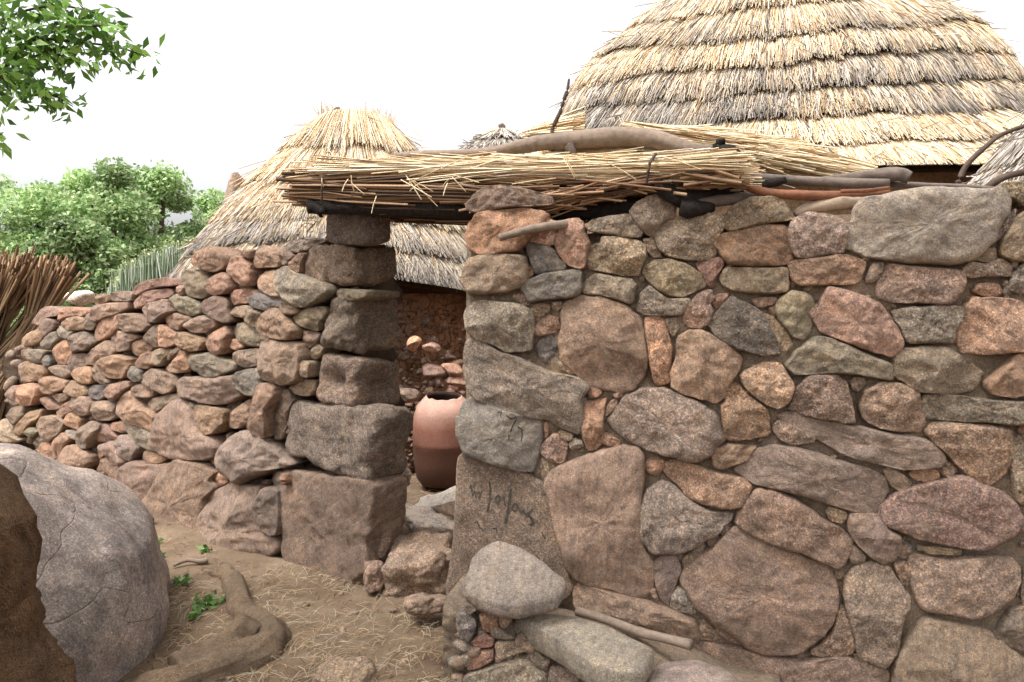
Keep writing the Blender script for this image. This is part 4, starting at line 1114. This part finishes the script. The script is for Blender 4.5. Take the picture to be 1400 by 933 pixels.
mat_layer('straw_layer', 4600, 450, 1005, ytop, lambda p: ytop(p) + interp([(440, 14), (540, 20), (640, 29), (900, 36), (1010, 38)], p), .75, (130, 330), .0030, YEL2, mess=1.3)
mat_layer('straw_layer', 800, 400, 700, ytop, lambda p: ytop(p) + 22, .6, (60, 200), .0035, STRAW, mess=1.2)
mat_layer('stalk_layer', 760, 392, 760, lambda p: ytop(p) + 8, lambda p: interp([(385, 274), (440, 276), (460, 284), (600, 286), (760, 288)], p), .75, (90, 260), .0078, STALK, ends='left', mess=.8)
mat_layer('stalk_layer', 620, 640, 930, lambda p: ytop(p) + 30, lambda p: interp([(640, 286), (740, 288), (800, 274), (900, 256), (1000, 250)], p), .7, (50, 140), .0065, STALK, mess=2.0)
mat_layer('stalk_layer', 90, 930, 1012, lambda p: ytop(p) + 20, lambda p: 252, .5, (50, 80), .009, STALK, ends='right', mess=1.2)
def ties(specs, r=.0035):
    A, B, C = [], [], []
    for (x0, y0, x1, y1, d) in specs:
        a, c = at(x0, y0, Yf(x0) - .03 - d), at(x1, y1, Yf(x1) - .03 - d); A.append(a[:]); C.append(c[:]); B.append(((a + c) / 2 + Vector((0, -.015, 0)))[:])
    return A, B, C
A, B, C = ties([(555, 240, 576, 273, .02), (560, 244, 598, 282, .03), (566, 248, 592, 262, .02), (548, 246, 590, 270, .04), (575, 250, 560, 262, .0), (618, 242, 637, 262, .02), (616, 243, 604, 256, .02),
    (515, 268, 508, 292, .02), (480, 240, 484, 262, .01), (545, 236, 640, 222, .03), (556, 246, 700, 232, .03), (690, 216, 640, 232, .02), (640, 214, 556, 252, .03), (770, 216, 786, 244, .04), (772, 215, 788, 243, .04),
    (440, 244, 442, 256, .01), (468, 262, 476, 245, .01), (655, 250, 620, 240, .03), (600, 232, 560, 241, .04), (700, 252, 760, 244, .02), (612, 250, 606, 268, .03), (480, 250, 498, 266, .02), (830, 222, 870, 246, .02), (905, 214, 958, 232, .02)] + [(random.uniform(560, 900), random.uniform(236, 250), 0, 0, .02) for _ in range(0)])
n_ = len(A); V, Q, K = strands(A, B, C, .0028, pick(YEL, n_) * 1.15, None, .8); meta(link('loose_straws', mesh_np('loose_straws', V, Q, K, smooth=False), M['straw'], mat_), kind='stuff')
tubes_obj('binding', [([at(897, 211, Yf(897) - .0), at(889, 222, Yf(890) - .035), at(886, 236, Yf(886) - .04), at(884, 252, Yf(884) - .02)], [.006] * 4, 6, .3, 9)], 'twig', mat_)
tubes_obj('binding', [([at(440, 240, Yf(440) - .01), at(441, 250, Yf(440) - .03), at(440, 262, Yf(440) - .03), at(440, 276, Yf(440) - .01)], [.005] * 4, 6, .3, 4)], 'twig', mat_)
meta(tubes_obj('lintel_beam', [([at(421, 284, 3.98), at(450, 282, 3.97), at(520, 283, 3.92), at(620, 284, 3.8), at(740, 290, 3.72), at(890, 282, 3.55)], [.032, .036, .044, .046, .042, .04], 14, .25, 4)], 'char'),
     'blackened front beam carried by the pillar and the wall', 'beam')
meta(tubes_obj('lintel_beam', [([at(455, 286, 4.35), at(620, 288, 4.2), at(890, 290, 3.9)], [.045, .045, .04], 12, .2, 7)], 'char'), 'blackened back beam under the mat, behind the front one', 'beam')
meta(tubes_obj('beam_stub', [([at(424, 280, 3.93), at(440, 290, 3.94), at(436, 296, 3.94)], [.012, .022, .01], 8, .3, 5)], 'char'), 'short charred fork at the left end of the lintel beam', 'wood')
lg = empty('bent_log', at(800, 195, 3.75), 'long bent bare log weighing down the straw mat', 'log')
tubes_obj('trunk', [([at(535, 215, 4.1), at(580, 211, 4.05), at(640, 210, 4.0), at(680, 207, 3.95), at(730, 197, 3.9), (at(785, 192, 3.85)), at(840, 188, 3.8), at(890, 190, 3.76), at(930, 201, 3.72), at(960, 206, 3.68), at(985, 205, 3.66)],
                     [.017, .019, .02, .025, .035, .043, .046, .043, .038, .028, .024], 20, .1, 6, True, 5)], 'wood', lg)
tubes_obj('knob', [([at(778, 200, 3.8), at(783, 208, 3.78), at(785, 213, 3.77)], [.022, .02, .012], 10, .3, 3)], 'twig', lg)
tubes_obj('stub', [([at(975, 203, 3.64), at(984, 200, 3.63), at(985, 190, 3.62)], [.02, .024, .018], 8, .3, 8), ([at(978, 208, 3.62), at(1000, 212, 3.6), at(1010, 217, 3.58)], [.03, .034, .02], 9, .3, 12)], 'char', lg)
meta(tubes_obj('upright_stick', [([at(757, 216, 3.9), at(756, 200, 3.9), at(755, 182, 3.9), at(757, 172, 3.9), at(765, 155, 3.9), at(771, 136, 3.9), at(776, 122, 3.9), at(778, 108, 3.9)], [.009, .009, .0085, .0095, .009, .0085, .007, .005], 8, .25, 2)], 'twig'),
     'thin crooked stick standing up through the mat', 'stick')
# heaps of straw behind the mat
def heap(name, n, c0, c1, th, r, label, cat, pal, Y0, fan=.2, L_=(.4, .75)):
    A, B, C = [], [], []
    a0, a1 = Vector(c0), Vector(c1)
    for k in range(n):
        t = random.uniform(0, 1) * (1 - L_[0]); l = random.uniform(*L_); e = min(1, t + l)
        def P(u, sc):
            q = a0.lerp(a1, u); h = interp(th, u) * sc; return q.x, q.y + h
        sc = random.uniform(-1, 1); sc2 = sc * .7 + random.gauss(0, fan)
        d = random.uniform(-.12, .25) - .06 * (1 - abs(sc))
        x, y = P(t, sc); x2, y2 = P(e, sc2); A.append(at(x, y, Y0 + d)[:]); C.append(at(x2, y2, Y0 - .15 + d)[:]); B.append((at((x + x2) / 2, (y + y2) / 2 + random.gauss(0, 1), Y0 - .08 + d))[:])
    V, Q, K = strands(A, B, C, r * rng.uniform(.7, 1.2, n), pick(pal, n), None, .8)
    return meta(link(name, mesh_np(name, V, Q, K, smooth=False), M['straw']), label, cat)
heap('straw_bundle', 2200, (850, 182), (1200, 240), [(0, 16), (.3, 26), (.7, 26), (1, 8)], .0033, 'golden straw bundle slumped on the wall top right of the log', 'straw', YEL2, 4.0, fan=.38, L_=(.25, .7))
heap('straw_bundle', 700, (740, 206), (960, 214), [(0, 8), (.5, 12), (1, 8)], .004, 'brownish straw bundle filling the gap between log and mat', 'straw', STRAW * .85, 4.05)
heap('straw_bundle', 260, (712, 184), (800, 172), [(0, 4), (.5, 16), (1, 22)], .005, 'pale straw bundle behind the upright stick', 'straw', STRAW, 4.9, L_=(.5, .9))
# wood lying on top of the right wall
def wood(name, pts, rad, mat, label, cat='log', seed=1, wob=.15):
    meta(tubes_obj(name, [([at(*p) for p in pts], rad, 12, wob, seed)], mat), label, cat)
wood('charred_log', [(893, 246, 3.42), (903, 254, 3.42), (925, 270, 3.42), (955, 272, 3.44), (1000, 262, 3.5)], [.022, .034, .034, .03, .03], 'char', 'black charred log poking out under the right end of the mat', seed=3, wob=.3)
wood('charred_log', [(930, 284, 3.4), (945, 285, 3.4), (975, 283, 3.42)], [.035, .036, .02], 'char', 'short charred log end on top of the wall left of a mossy stone', seed=5, wob=.25)
wood('brown_branch', [(945, 280, 3.42), (980, 275, 3.42), (1010, 272, 3.44), (1040, 264, 3.46)], [.016, .024, .022, .015], 'greywood', 'thick broken branch end with reddish heartwood above the wall', seed=8)
wood('red_stick', [(1000, 246, 3.4), (1040, 262, 3.4), (1090, 267, 3.4), (1150, 268, 3.42), (1215, 264, 3.44)], [.012, .018, .02, .021, .016], 'redwood', 'long orange-red debarked stick lying along the wall top', 'stick', 9, .1)
wood('grey_log', [(1010, 240, 3.6), (1075, 246, 3.58), (1150, 250, 3.56), (1215, 251, 3.54)], [.016, .02, .021, .02], 'greywood', 'straight grey log lying behind the red stick', seed=10, wob=.1)
wood('charred_log', [(1015, 256, 3.52), (1045, 252, 3.52), (1074, 246, 3.52)], [.014, .022, .016], 'char', 'small black charred log end resting between the grey and red sticks', seed=11, wob=.3)
wood('knotty_log', [(1120, 247, 3.66), (1180, 241, 3.6), (1225, 238, 3.56), (1244, 243, 3.54)], [.014, .022, .03, .026], 'greywood', 'knotty grey forked log end above the big granite stone', seed=13, wob=.35)
wood('thin_pole', [(1215, 252, 3.6), (1270, 254, 3.6), (1330, 256, 3.6), (1372, 260, 3.6)], [.014, .012, .011, .009], 'greywood', 'thin grey pole running to the right behind the largest stone', 'pole', 14, .1)
wood('split_wood', [(1086, 292, 3.42), (1110, 284, 3.42), (1150, 277, 3.42), (1182, 276, 3.44)], [.012, .026, .03, .028], 'palewood', 'pale freshly split piece of wood tucked under the red stick', 'wood', 15, .1)
wood('orange_stick', [(1150, 262, 3.38), (1185, 261, 3.38), (1216, 257, 3.38)], [.008, .009, .008], 'redwood', 'short orange twig lying across the red stick', 'stick', 16, .15)
wood('grey_log', [(1000, 250, 3.7), (1030, 240, 3.68), (1010, 228, 3.66), (990, 218, 3.64)], [.014, .016, .014, .012], 'wood', 'bent pale branch at the right end of the mat', seed=17, wob=.2)
wood('curved_branch', [(1310, 252, 4.1), (1320, 228, 4.1), (1345, 203, 4.1), (1370, 184, 4.1), (1410, 170, 4.1), (1460, 160, 4.1)], [.013, .013, .012, .011, .01, .009], 'twig', 'arching bare brown branch in front of the grey thatch cap', 'branch', 18, .15)
wood('curved_branch', [(1344, 262, 3.7), (1358, 250, 3.7), (1380, 240, 3.7), (1420, 232, 3.7), (1460, 228, 3.7)], [.016, .017, .015, .014, .013], 'twig', 'lower bare brown branch rising to the right from the wall top', 'branch', 19, .15)
# ------------------------------------------------ vegetation
def leaves_np(P, L_, wd, pal, droop=.5, wts=None, vary=.3):
    """one folded leaf per point"""
    n = len(P); P = np.asarray(P, float)
    d = rng.normal(size=(n, 3)); d[:, 2] = d[:, 2] * .5 - droop; d /= np.linalg.norm(d, axis=1)[:, None]
    s = np.cross(d, rng.normal(size=(n, 3))); s /= np.linalg.norm(s, axis=1)[:, None]; nn = np.cross(d, s)
    L1 = L_ * rng.uniform(.6, 1.3, n)[:, None]; W1 = wd * rng.uniform(.7, 1.2, n)[:, None]
    V = np.stack([P, P + d * L1 * .45 + s * W1 + nn * W1 * .3, P + d * L1 + nn * L1 * -.1, P + d * L1 * .45 - s * W1 + nn * W1 * .3], 1)
    Q = np.arange(n * 4).reshape(n, 4); K = np.repeat(pick(pal, n, wts), 4, 0)
    return V.reshape(-1, 3), Q, K
LEAFG = np.array([lin(c) for c in ((88, 122, 50), (110, 146, 62), (66, 96, 42), (130, 160, 80))])
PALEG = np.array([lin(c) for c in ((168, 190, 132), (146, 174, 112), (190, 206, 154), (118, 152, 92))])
def tree(label, px, D, ytop_, ybot, hwpx, seed, n=7000, pal=PALEG, group=None, leaf=.12):
    r = random.Random(seed); x0 = at(px, 400, D).x; zt, zb = at(px, ytop_, D).z, at(px, ybot, D).z; R = hwpx / F * D
    root = empty('bushy_tree', (x0, D, -.5), label, 'tree', group)
    clumps = []
    nc = 34
    for k in range(nc):
        a = r.uniform(0, 6.28); u = r.uniform(0, 1); f = math.sqrt(r.random())
        zz = zb + (zt - zb) * u; rr = R * (1 - .5 * u ** 2) * f
        c = Vector((x0 + rr * math.cos(a), D + rr * math.sin(a) * .7, zz - (zt - zb) * .12 * f))
        clumps.append((c, R * r.uniform(.2, .42)))
    specs = [([(x0, D, -.6), (x0 + .1, D, zb * .5), (x0 + .05, D, zb + (zt - zb) * .25)], [.16, .12, .08], 8, .2, seed)]
    for c, q in clumps[:16]:
        m = Vector((x0, D, zb + (zt - zb) * .15)).lerp(c, .5) + Vector((0, 0, -.1)); specs.append(([(x0, D, max(0, zb * .6)), m[:], c[:]], [.07, .04, .012], 6, .2, seed + 3))
    tubes_obj('trunk', specs, 'twig', root)
    P = []; tone = []
    for c, q in clumps:
        k = int(n * 1.7 / nc); tn = r.uniform(.6, 1.25)
        g = rng.normal(size=(k, 3)); g /= np.linalg.norm(g, axis=1)[:, None]; rad = q * rng.uniform(.25, 1.08, k)[:, None] ** .6
        P.append(np.array(c) + g * rad * np.array([1, 1, .75])); tone.append(np.full(k, tn))
    P = np.concatenate(P); tone = np.repeat(np.concatenate(tone), 4)[:, None]
    V, Q, K = leaves_np(P, leaf, leaf * .28, pal); link('crown', mesh_np('crown', V, Q, K * tone * 1.1, smooth=False), M['leaf'], root)
G_ = 'pale green trees beyond the dry-stone wall'
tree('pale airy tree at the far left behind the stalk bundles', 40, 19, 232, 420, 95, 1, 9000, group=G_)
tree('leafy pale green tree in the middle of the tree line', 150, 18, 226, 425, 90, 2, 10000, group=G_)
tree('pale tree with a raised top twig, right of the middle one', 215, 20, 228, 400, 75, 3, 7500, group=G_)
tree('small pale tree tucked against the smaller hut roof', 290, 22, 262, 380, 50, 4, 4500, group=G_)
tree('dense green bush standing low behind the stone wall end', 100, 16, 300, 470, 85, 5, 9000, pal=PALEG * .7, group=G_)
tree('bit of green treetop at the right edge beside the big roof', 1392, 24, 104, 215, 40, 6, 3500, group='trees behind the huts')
# spurge shrub of upright stems
eu = empty('spurge_shrub', at(220, 420, 11), 'clump of upright pale green leafless stems with yellow tips', 'shrub')
A, B, C = [], [], []
for k in range(620):
    px = random.uniform(150, 305); yt = interp([(150, 384), (170, 362), (200, 345), (235, 330), (260, 326), (305, 322)], px) + abs(random.gauss(0, 16)); Y = random.uniform(10.3, 11.8)
    a = at(px + random.gauss(0, 5), 450, Y); c = at(px + random.gauss(0, 5), yt, Y); A.append(a[:]); C.append(c[:]); B.append(((a + c) / 2 + Vector((random.gauss(0, .03), 0, 0)))[:])
n_ = len(A); EU = np.array([lin(c) for c in ((160, 172, 146), (140, 156, 126), (178, 186, 164), (118, 134, 104))])
V, Q, K = strands(A, B, C, .013, pick(EU, n_) * .8, pick(EU, n_), .8); link('stems', mesh_np('stems', V, Q, K, smooth=False), M['stem'], eu)
P = np.array(C) + rng.normal(size=(n_, 3)) * .02
V, Q, K = leaves_np(P, .04, .014, np.array([lin((186, 188, 120)), lin((150, 170, 116)), lin((196, 196, 140))]), droop=-.6); meta(link('tips', mesh_np('tips', V, Q, K, smooth=False), M['leaf'], eu), kind='stuff')
# stalk bundles leaning at far left
def stalks(label, heads, feet, n, seed, Y, tie):
    root = empty('stalk_bundle', at(feet[0], feet[1], Y), label, 'stalk bundle', 'millet stalk bundles at the left edge'); A, B, C = [], [], []
    for k in range(n):
        hx, hy = heads[0] + random.gauss(0, heads[2]), heads[1] + random.gauss(0, heads[3]); d = random.uniform(-.25, .25)
        fx, fy = feet[0] + random.gauss(0, feet[2]), feet[1] + random.gauss(0, 12)
        mx, my = tie[0] + (hx - heads[0]) * .45, tie[1] + random.gauss(0, 5)
        A.append(at(fx, fy, Y - .3 + d)[:]); B.append(at(mx, my, Y + d * .4)[:]); C.append(at(hx, hy, Y + d)[:])
    pal = np.array([lin(c) for c in ((178, 156, 126), (146, 122, 96), (200, 180, 148), (112, 90, 72), (160, 134, 106))])
    V, Q, K = strands(A, B, C, .014 * rng.uniform(.5, 1.3, n), pick(pal, n), pick(pal, n) * np.array([.66, .56, .5]), 1.1); link('stalks', mesh_np('stalks', V, Q, K, smooth=False), M['straw'], root)
    return root
stalks('upright bundle of cut brown stalks at the left edge', (32, 362, 13, 9), (-130, 640, 34), 300, 1, 8.3, (10, 420))
stalks('brown stalk bundle with thick cut ends leaning over the wall end', (78, 370, 13, 9), (-90, 650, 30), 300, 2, 8.2, (50, 430))
stalks('lowest stalk bundle pressed into the left frame edge', (0, 372, 14, 8), (-170, 640, 30), 260, 3, 8.0, (-20, 440))
rock('pale_rock', at(112, 408, 9.2), (.16, .15, .09), 77, 'w', label='whitish rock lying just beyond the top of the dry-stone wall', cat='rock', sub=3)
# ------------------------------------------------ grey boulder
def boulder():
    cx, cy, cz = -2.30, 3.42, -.06
    P, Q = rock_np((.74, .88, .84), 31, 6, planes=10, sharp=9, bumpy=.03, hmin=.93, cap=1.04)
    P = rot_np(P, (0, .1, -.2))
    so = Vector((3, 4, 5))
    for i in range(len(P)):
        v = Vector(P[i]); nrm = v.normalized()
        crack = abs(noise.noise(v * 2.1 + so * 2)); k = noise.fractal(v * 7 + so, .9, 2, 5) * .006
        if crack < .02: k -= .010 * (1 - crack / .02)
        P[i] += np.array(nrm * k)
    o = link('boulder', mesh_np('boulder', P, Q), M['boulder']); o.location = (cx, cy, cz)
    meta(o, 'huge rounded grey granite boulder filling the lower left', 'boulder')
boulder()
# ------------------------------------------------ the tree over the yard: trunk at the left edge, root, limb with leaves
ft = empty('shade_tree', (-1.45, 1.9, -.1), 'big tree with orange-brown trunk at the lower left corner and leaves overhead', 'tree')
tp = [(-1.58, 1.92, -.35), (-1.58, 1.93, .1), (-1.57, 1.93, .42), (-1.57, 1.95, .60), (-1.575, 1.95, .68), (-1.53, 1.95, .765), (-1.76, 1.97, .87), (-2.2, 2.0, 1.1), (-2.1, 2.0, 2.0), (-2.0, 2.0, 3.0), (-1.9, 1.8, 4.2)]
V, Fc = tube(tp, [.56, .5, .45, .38, .335, .345, .33, .33, .32, .28, .2], 110, .06, 5, True, 26, 1.2)
ctr = [Vector(p) for p in tp]
for i, v in enumerate(V):
    c_ = Vector((np.interp(v.z, [p.z for p in ctr], [p.x for p in ctr]), np.interp(v.z, [p.z for p in ctr], [p.y for p in ctr]), v.z)); o_ = (v - c_).normalized()
    w_ = v + .05 * Vector((fbm(v, 4, 3), fbm(v + Vector((5, 5, 5)), 4, 3), 0))
    k_ = .035 * fbm(Vector((w_.x, w_.y, w_.z * .6)), 3.2, 3) +   .018 * (abs(fbm(Vector((w_.x * 2, w_.y * 2, w_.z * .5)), 9, 3)) - .2) + .009 * fbm(w_, 38, 4)
    V[i] = v + o_ * k_
me = bpy.data.meshes.new('trunk'); me.from_pydata([tuple(v) for v in V], [], Fc); fix(me); me.polygons.foreach_set('use_smooth', [True] * len(me.polygons)); link('trunk', me, M['bark'], ft)
def rt(pts, rad, name='root', seed=3):
    tubes_obj(name, [([on_ground(x, y, dz) for x, y, dz in pts], rad, 22, .3, seed, True, 7, .8)], 'root', ft)
rt([(300, 772, -.03), (312, 786, .0), (322, 806, .01), (330, 832, .0), (345, 850, .0), (372, 866, .0), (366, 888, .0), (330, 905, .01), (285, 922, .0), (215, 945, -.03), (150, 960, -.09)], [.025, .045, .058, .058, .078, .07, .074, .085, .085, .08, .06])
rt([(262, 778, -.03), (285, 783, -.01), (310, 790, .0)], [.015, .025, .04], seed=4)
rt([(335, 850, -.02), (330, 875, -.01), (300, 900, .0), (240, 925, .0)], [.055, .075, .085, .1], seed=6)
meta(tubes_obj('fallen_twig', [([on_ground(237, 774, .015), on_ground(256, 766, .03), on_ground(272, 768, .02), on_ground(284, 766, .02)], [.006, .012, .013, .016], 8, .2, 2)], 'wood'), 'short curved stick lying below the dry-stone wall', 'twig')
limb = [(-1.9, 1.8, 3.6), (-2.2, 2.6, 3.3), at(-60, 110, 3.2), at(20, 72, 3.3), at(55, 55, 3.35), at(110, 58, 3.4), at(165, 66, 3.4), at(200, 78, 3.4)]
subs = [limb, [at(-60, 110, 3.2), at(-10, 105, 3.2), at(50, 118, 3.25), at(100, 146, 3.3)], [at(-60, 60, 3.2), at(20, 20, 3.3), at(80, 8, 3.35), at(140, 20, 3.4)], [at(-40, 140, 3.1), at(-15, 165, 3.1), at(2, 188, 3.1)],
        [at(55, 55, 3.35), at(80, 75, 3.35), at(125, 90, 3.35)], [at(20, 72, 3.3), at(70, 40, 3.3), at(130, 35, 3.3), at(155, 42, 3.3)]]
tubes_obj('branch', [(limb, [.12, .06, .02, .009, .007, .005, .004, .002], 8, .15, 3)] + [(s, [.008] + [.005] * (len(s) - 2) + [.002], 6, .15, 5) for s in subs[1:]], 'twig', ft)
P = []
for s, k in zip(subs, (0, 130, 170, 20, 70, 160)):
    for _ in range(k):
        i = random.randrange(len(s) - 1); P.append(Vector(s[i]).lerp(Vector(s[i + 1]), random.random()) + Vector((random.gauss(0, .035), random.gauss(0, .05), random.gauss(0, .03))))
for _ in range(260):
    i = random.randrange(2, len(limb) - 1); P.append(Vector(limb[i]).lerp(Vector(limb[i + 1]), random.random()) + Vector((random.gauss(0, .04), random.gauss(0, .06), random.gauss(0, .04))))
for _ in range(130): P.append(at(random.triangular(-40, 90, 0), random.uniform(-30, 125), random.uniform(3.1, 3.5)))
for _ in range(150): P.append(at(random.triangular(-40, 120, 10), random.triangular(60, 165, 110), random.uniform(3.1, 3.5)))
for _ in range(7): P.append(at(random.uniform(-15, 6), random.uniform(182, 196), 3.15))
V, Q, K = leaves_np([p[:] for p in P],   .060, .0125, LEAFG * 1.25, droop=.7); link('leaves', mesh_np('leaves', V, Q, K, smooth=False), M['leaf'], ft)
# crown above the yard, out of the frame; it shades the yard
P = []
for k in range(90):
    c = Vector((random.uniform(-4.2, 1.6), random.uniform(-2.5, 2.3), random.uniform(3.5, 5.2))); q = random.uniform(.3, .6)
    g = rng.normal(size=(95, 3)); g /= np.linalg.norm(g, axis=1)[:, None]; P.append(np.array(c) + g * q * rng.uniform(.3, 1, 95)[:, None] * np.array([1, 1, .5]))
P = np.concatenate(P); V, Q, K = leaves_np(P, .12, .04, LEAFG, droop=.4); link('crown', mesh_np('crown', V, Q, K, smooth=False), M['leaf'], ft)
specs = []
for k in range(9):
    a = random.uniform(-1.2, 1.8); e = Vector((-1.9 + 3 * math.cos(a), .6 + 1.6 * math.sin(a) , 4.3)); specs.append(([(-1.95, 1.9, 3.4), ((-1.95 + e.x) / 2, (1.9 + e.y) / 2, 4.2), e[:]], [.12, .06, .015], 8, .15, k))
tubes_obj('limbs', specs, 'bark', ft)
# ------------------------------------------------ litter on the ground
def litter(label, n, pxr, ln, r, pal, name, seed, dens=None):
    A, B, C = [], [], []
    while len(A) < n:
        px, py = random.uniform(*pxr[:2]), random.uniform(*pxr[2:])
        if dens and random.random() > dens(px, py): continue
        g = on_ground(px, py); a = random.gauss(.2, .9); L_ = random.uniform(*ln); d = Vector((math.cos(a), math.sin(a), 0)) * L_ / 2
        p, q = g - d, g + d; p.z = ground_z(p.x, p.y) + random.uniform(.003, .02); q.z = ground_z(q.x, q.y) + random.uniform(.003, .03)
        m = (p + q) / 2 + Vector((random.gauss(0, L_ * .07), random.gauss(0, L_ * .07), .006)); A.append(p[:]); B.append(m[:]); C.append(q[:])
    V, Q, K = strands(A, B, C, r * rng.uniform(.6, 1.3, n), pick(pal, n), None, .6)
    return meta(link(name, mesh_np(name, V, Q, K, smooth=False), M['straw']), label, 'litter', kind='stuff')
def dn(px, py):
    return .08 + .92 * max(0, min(1, .5 + 1.6 * fbm((px / 60, py / 30, 0), 1, 3) + (.35 if 340 < px < 520 and py > 780 else 0) - (.6 if px < 300 and py < 800 else 0)))
litter('dry straw scattered over the trodden earth', 1300, (215, 625, 775, 950), (.015, .12), .0011, STRAW * .72, 'straw_litter', 1, dn)
litter('brown leaf and stalk crumbs on the earth', 700, (190, 640, 720, 950), (.01, .04), .002, STALK, 'crumb_litter', 2)
litter('straw wisps lying on the sill and behind the doorway', 160, (560, 640, 655, 730), (.03, .14), .0015, STRAW, 'straw_litter', 3)
LIVE = np.array([lin(c) for c in ((86, 128, 62), (112, 150, 78), (70, 106, 56))])
for k, (px, py, s, lab) in enumerate([(285, 828, 26, 'largest fresh green leafy sprig lying beside the root'), (250, 800, 12, 'small green sprig left of the root fork'), (205, 745, 14, 'green sprig nearest the stones of the dry wall'), (218, 765, 10, 'green sprig just below the one by the dry wall'), (268, 845, 8, 'few green leaves lying below the largest sprig'), (282, 755, 7, 'tiny green sprig under the wall beside a twig')]):
    g = on_ground(px, py); P = [g + Vector((random.gauss(0, s / F * 1.2), random.gauss(0, s / F * 1.8), random.uniform(.005, .03))) for _ in range(int(s * 2.2))]
    V, Q, K = leaves_np([p[:] for p in P], .045, .012, LIVE, droop=.0); meta(link('green_sprig', mesh_np('green_sprig', V, Q, K, smooth=False), M['leaf']), lab, 'sprig', 'green sprigs on the ground')
boxy('ground_stone', on_ground(474, 938, -.03), (.13, .12, .09), .2, 41, 'tb', 'rounded stone sunk in the path at the lower edge', 'stone', p=3)
for k, (px, py, s, c, lab) in enumerate([(185, 708, .07, 'g', 'grey stone under the dry wall beside the boulder'), (172, 690, .06, 'l', 'pale grey stone wedged behind the boulder'), (183, 722, .05, 'yt', 'small tan stone between boulder and dry wall'),
                                        (160, 680, .1, 'g', 'dark grey round stone in the gap behind the boulder'), (197, 712, .05, 'd', 'small dark stone at the foot of the dry wall')]):
    rock('loose_stone', on_ground(px, py, .03), (s, s * .8, s * .8), 900 + k, c, label=lab, cat='stone', sub=4, planes=9, group='loose stones by the boulder')
for k in range(26):
    g = on_ground(random.uniform(210, 620), random.uniform(790, 940)); s = random.uniform(.008, .022)
    rock('pebble', (g.x, g.y, g.z + s * .2), (s * 1.3, s, s * .6), 1200 + k, random.choice(['t', 'b', 'p']), sub=2, label='small pebble half sunk in the trodden path', cat='pebble', group='pebbles on the path', e=(0, 0, random.uniform(0, 6)))
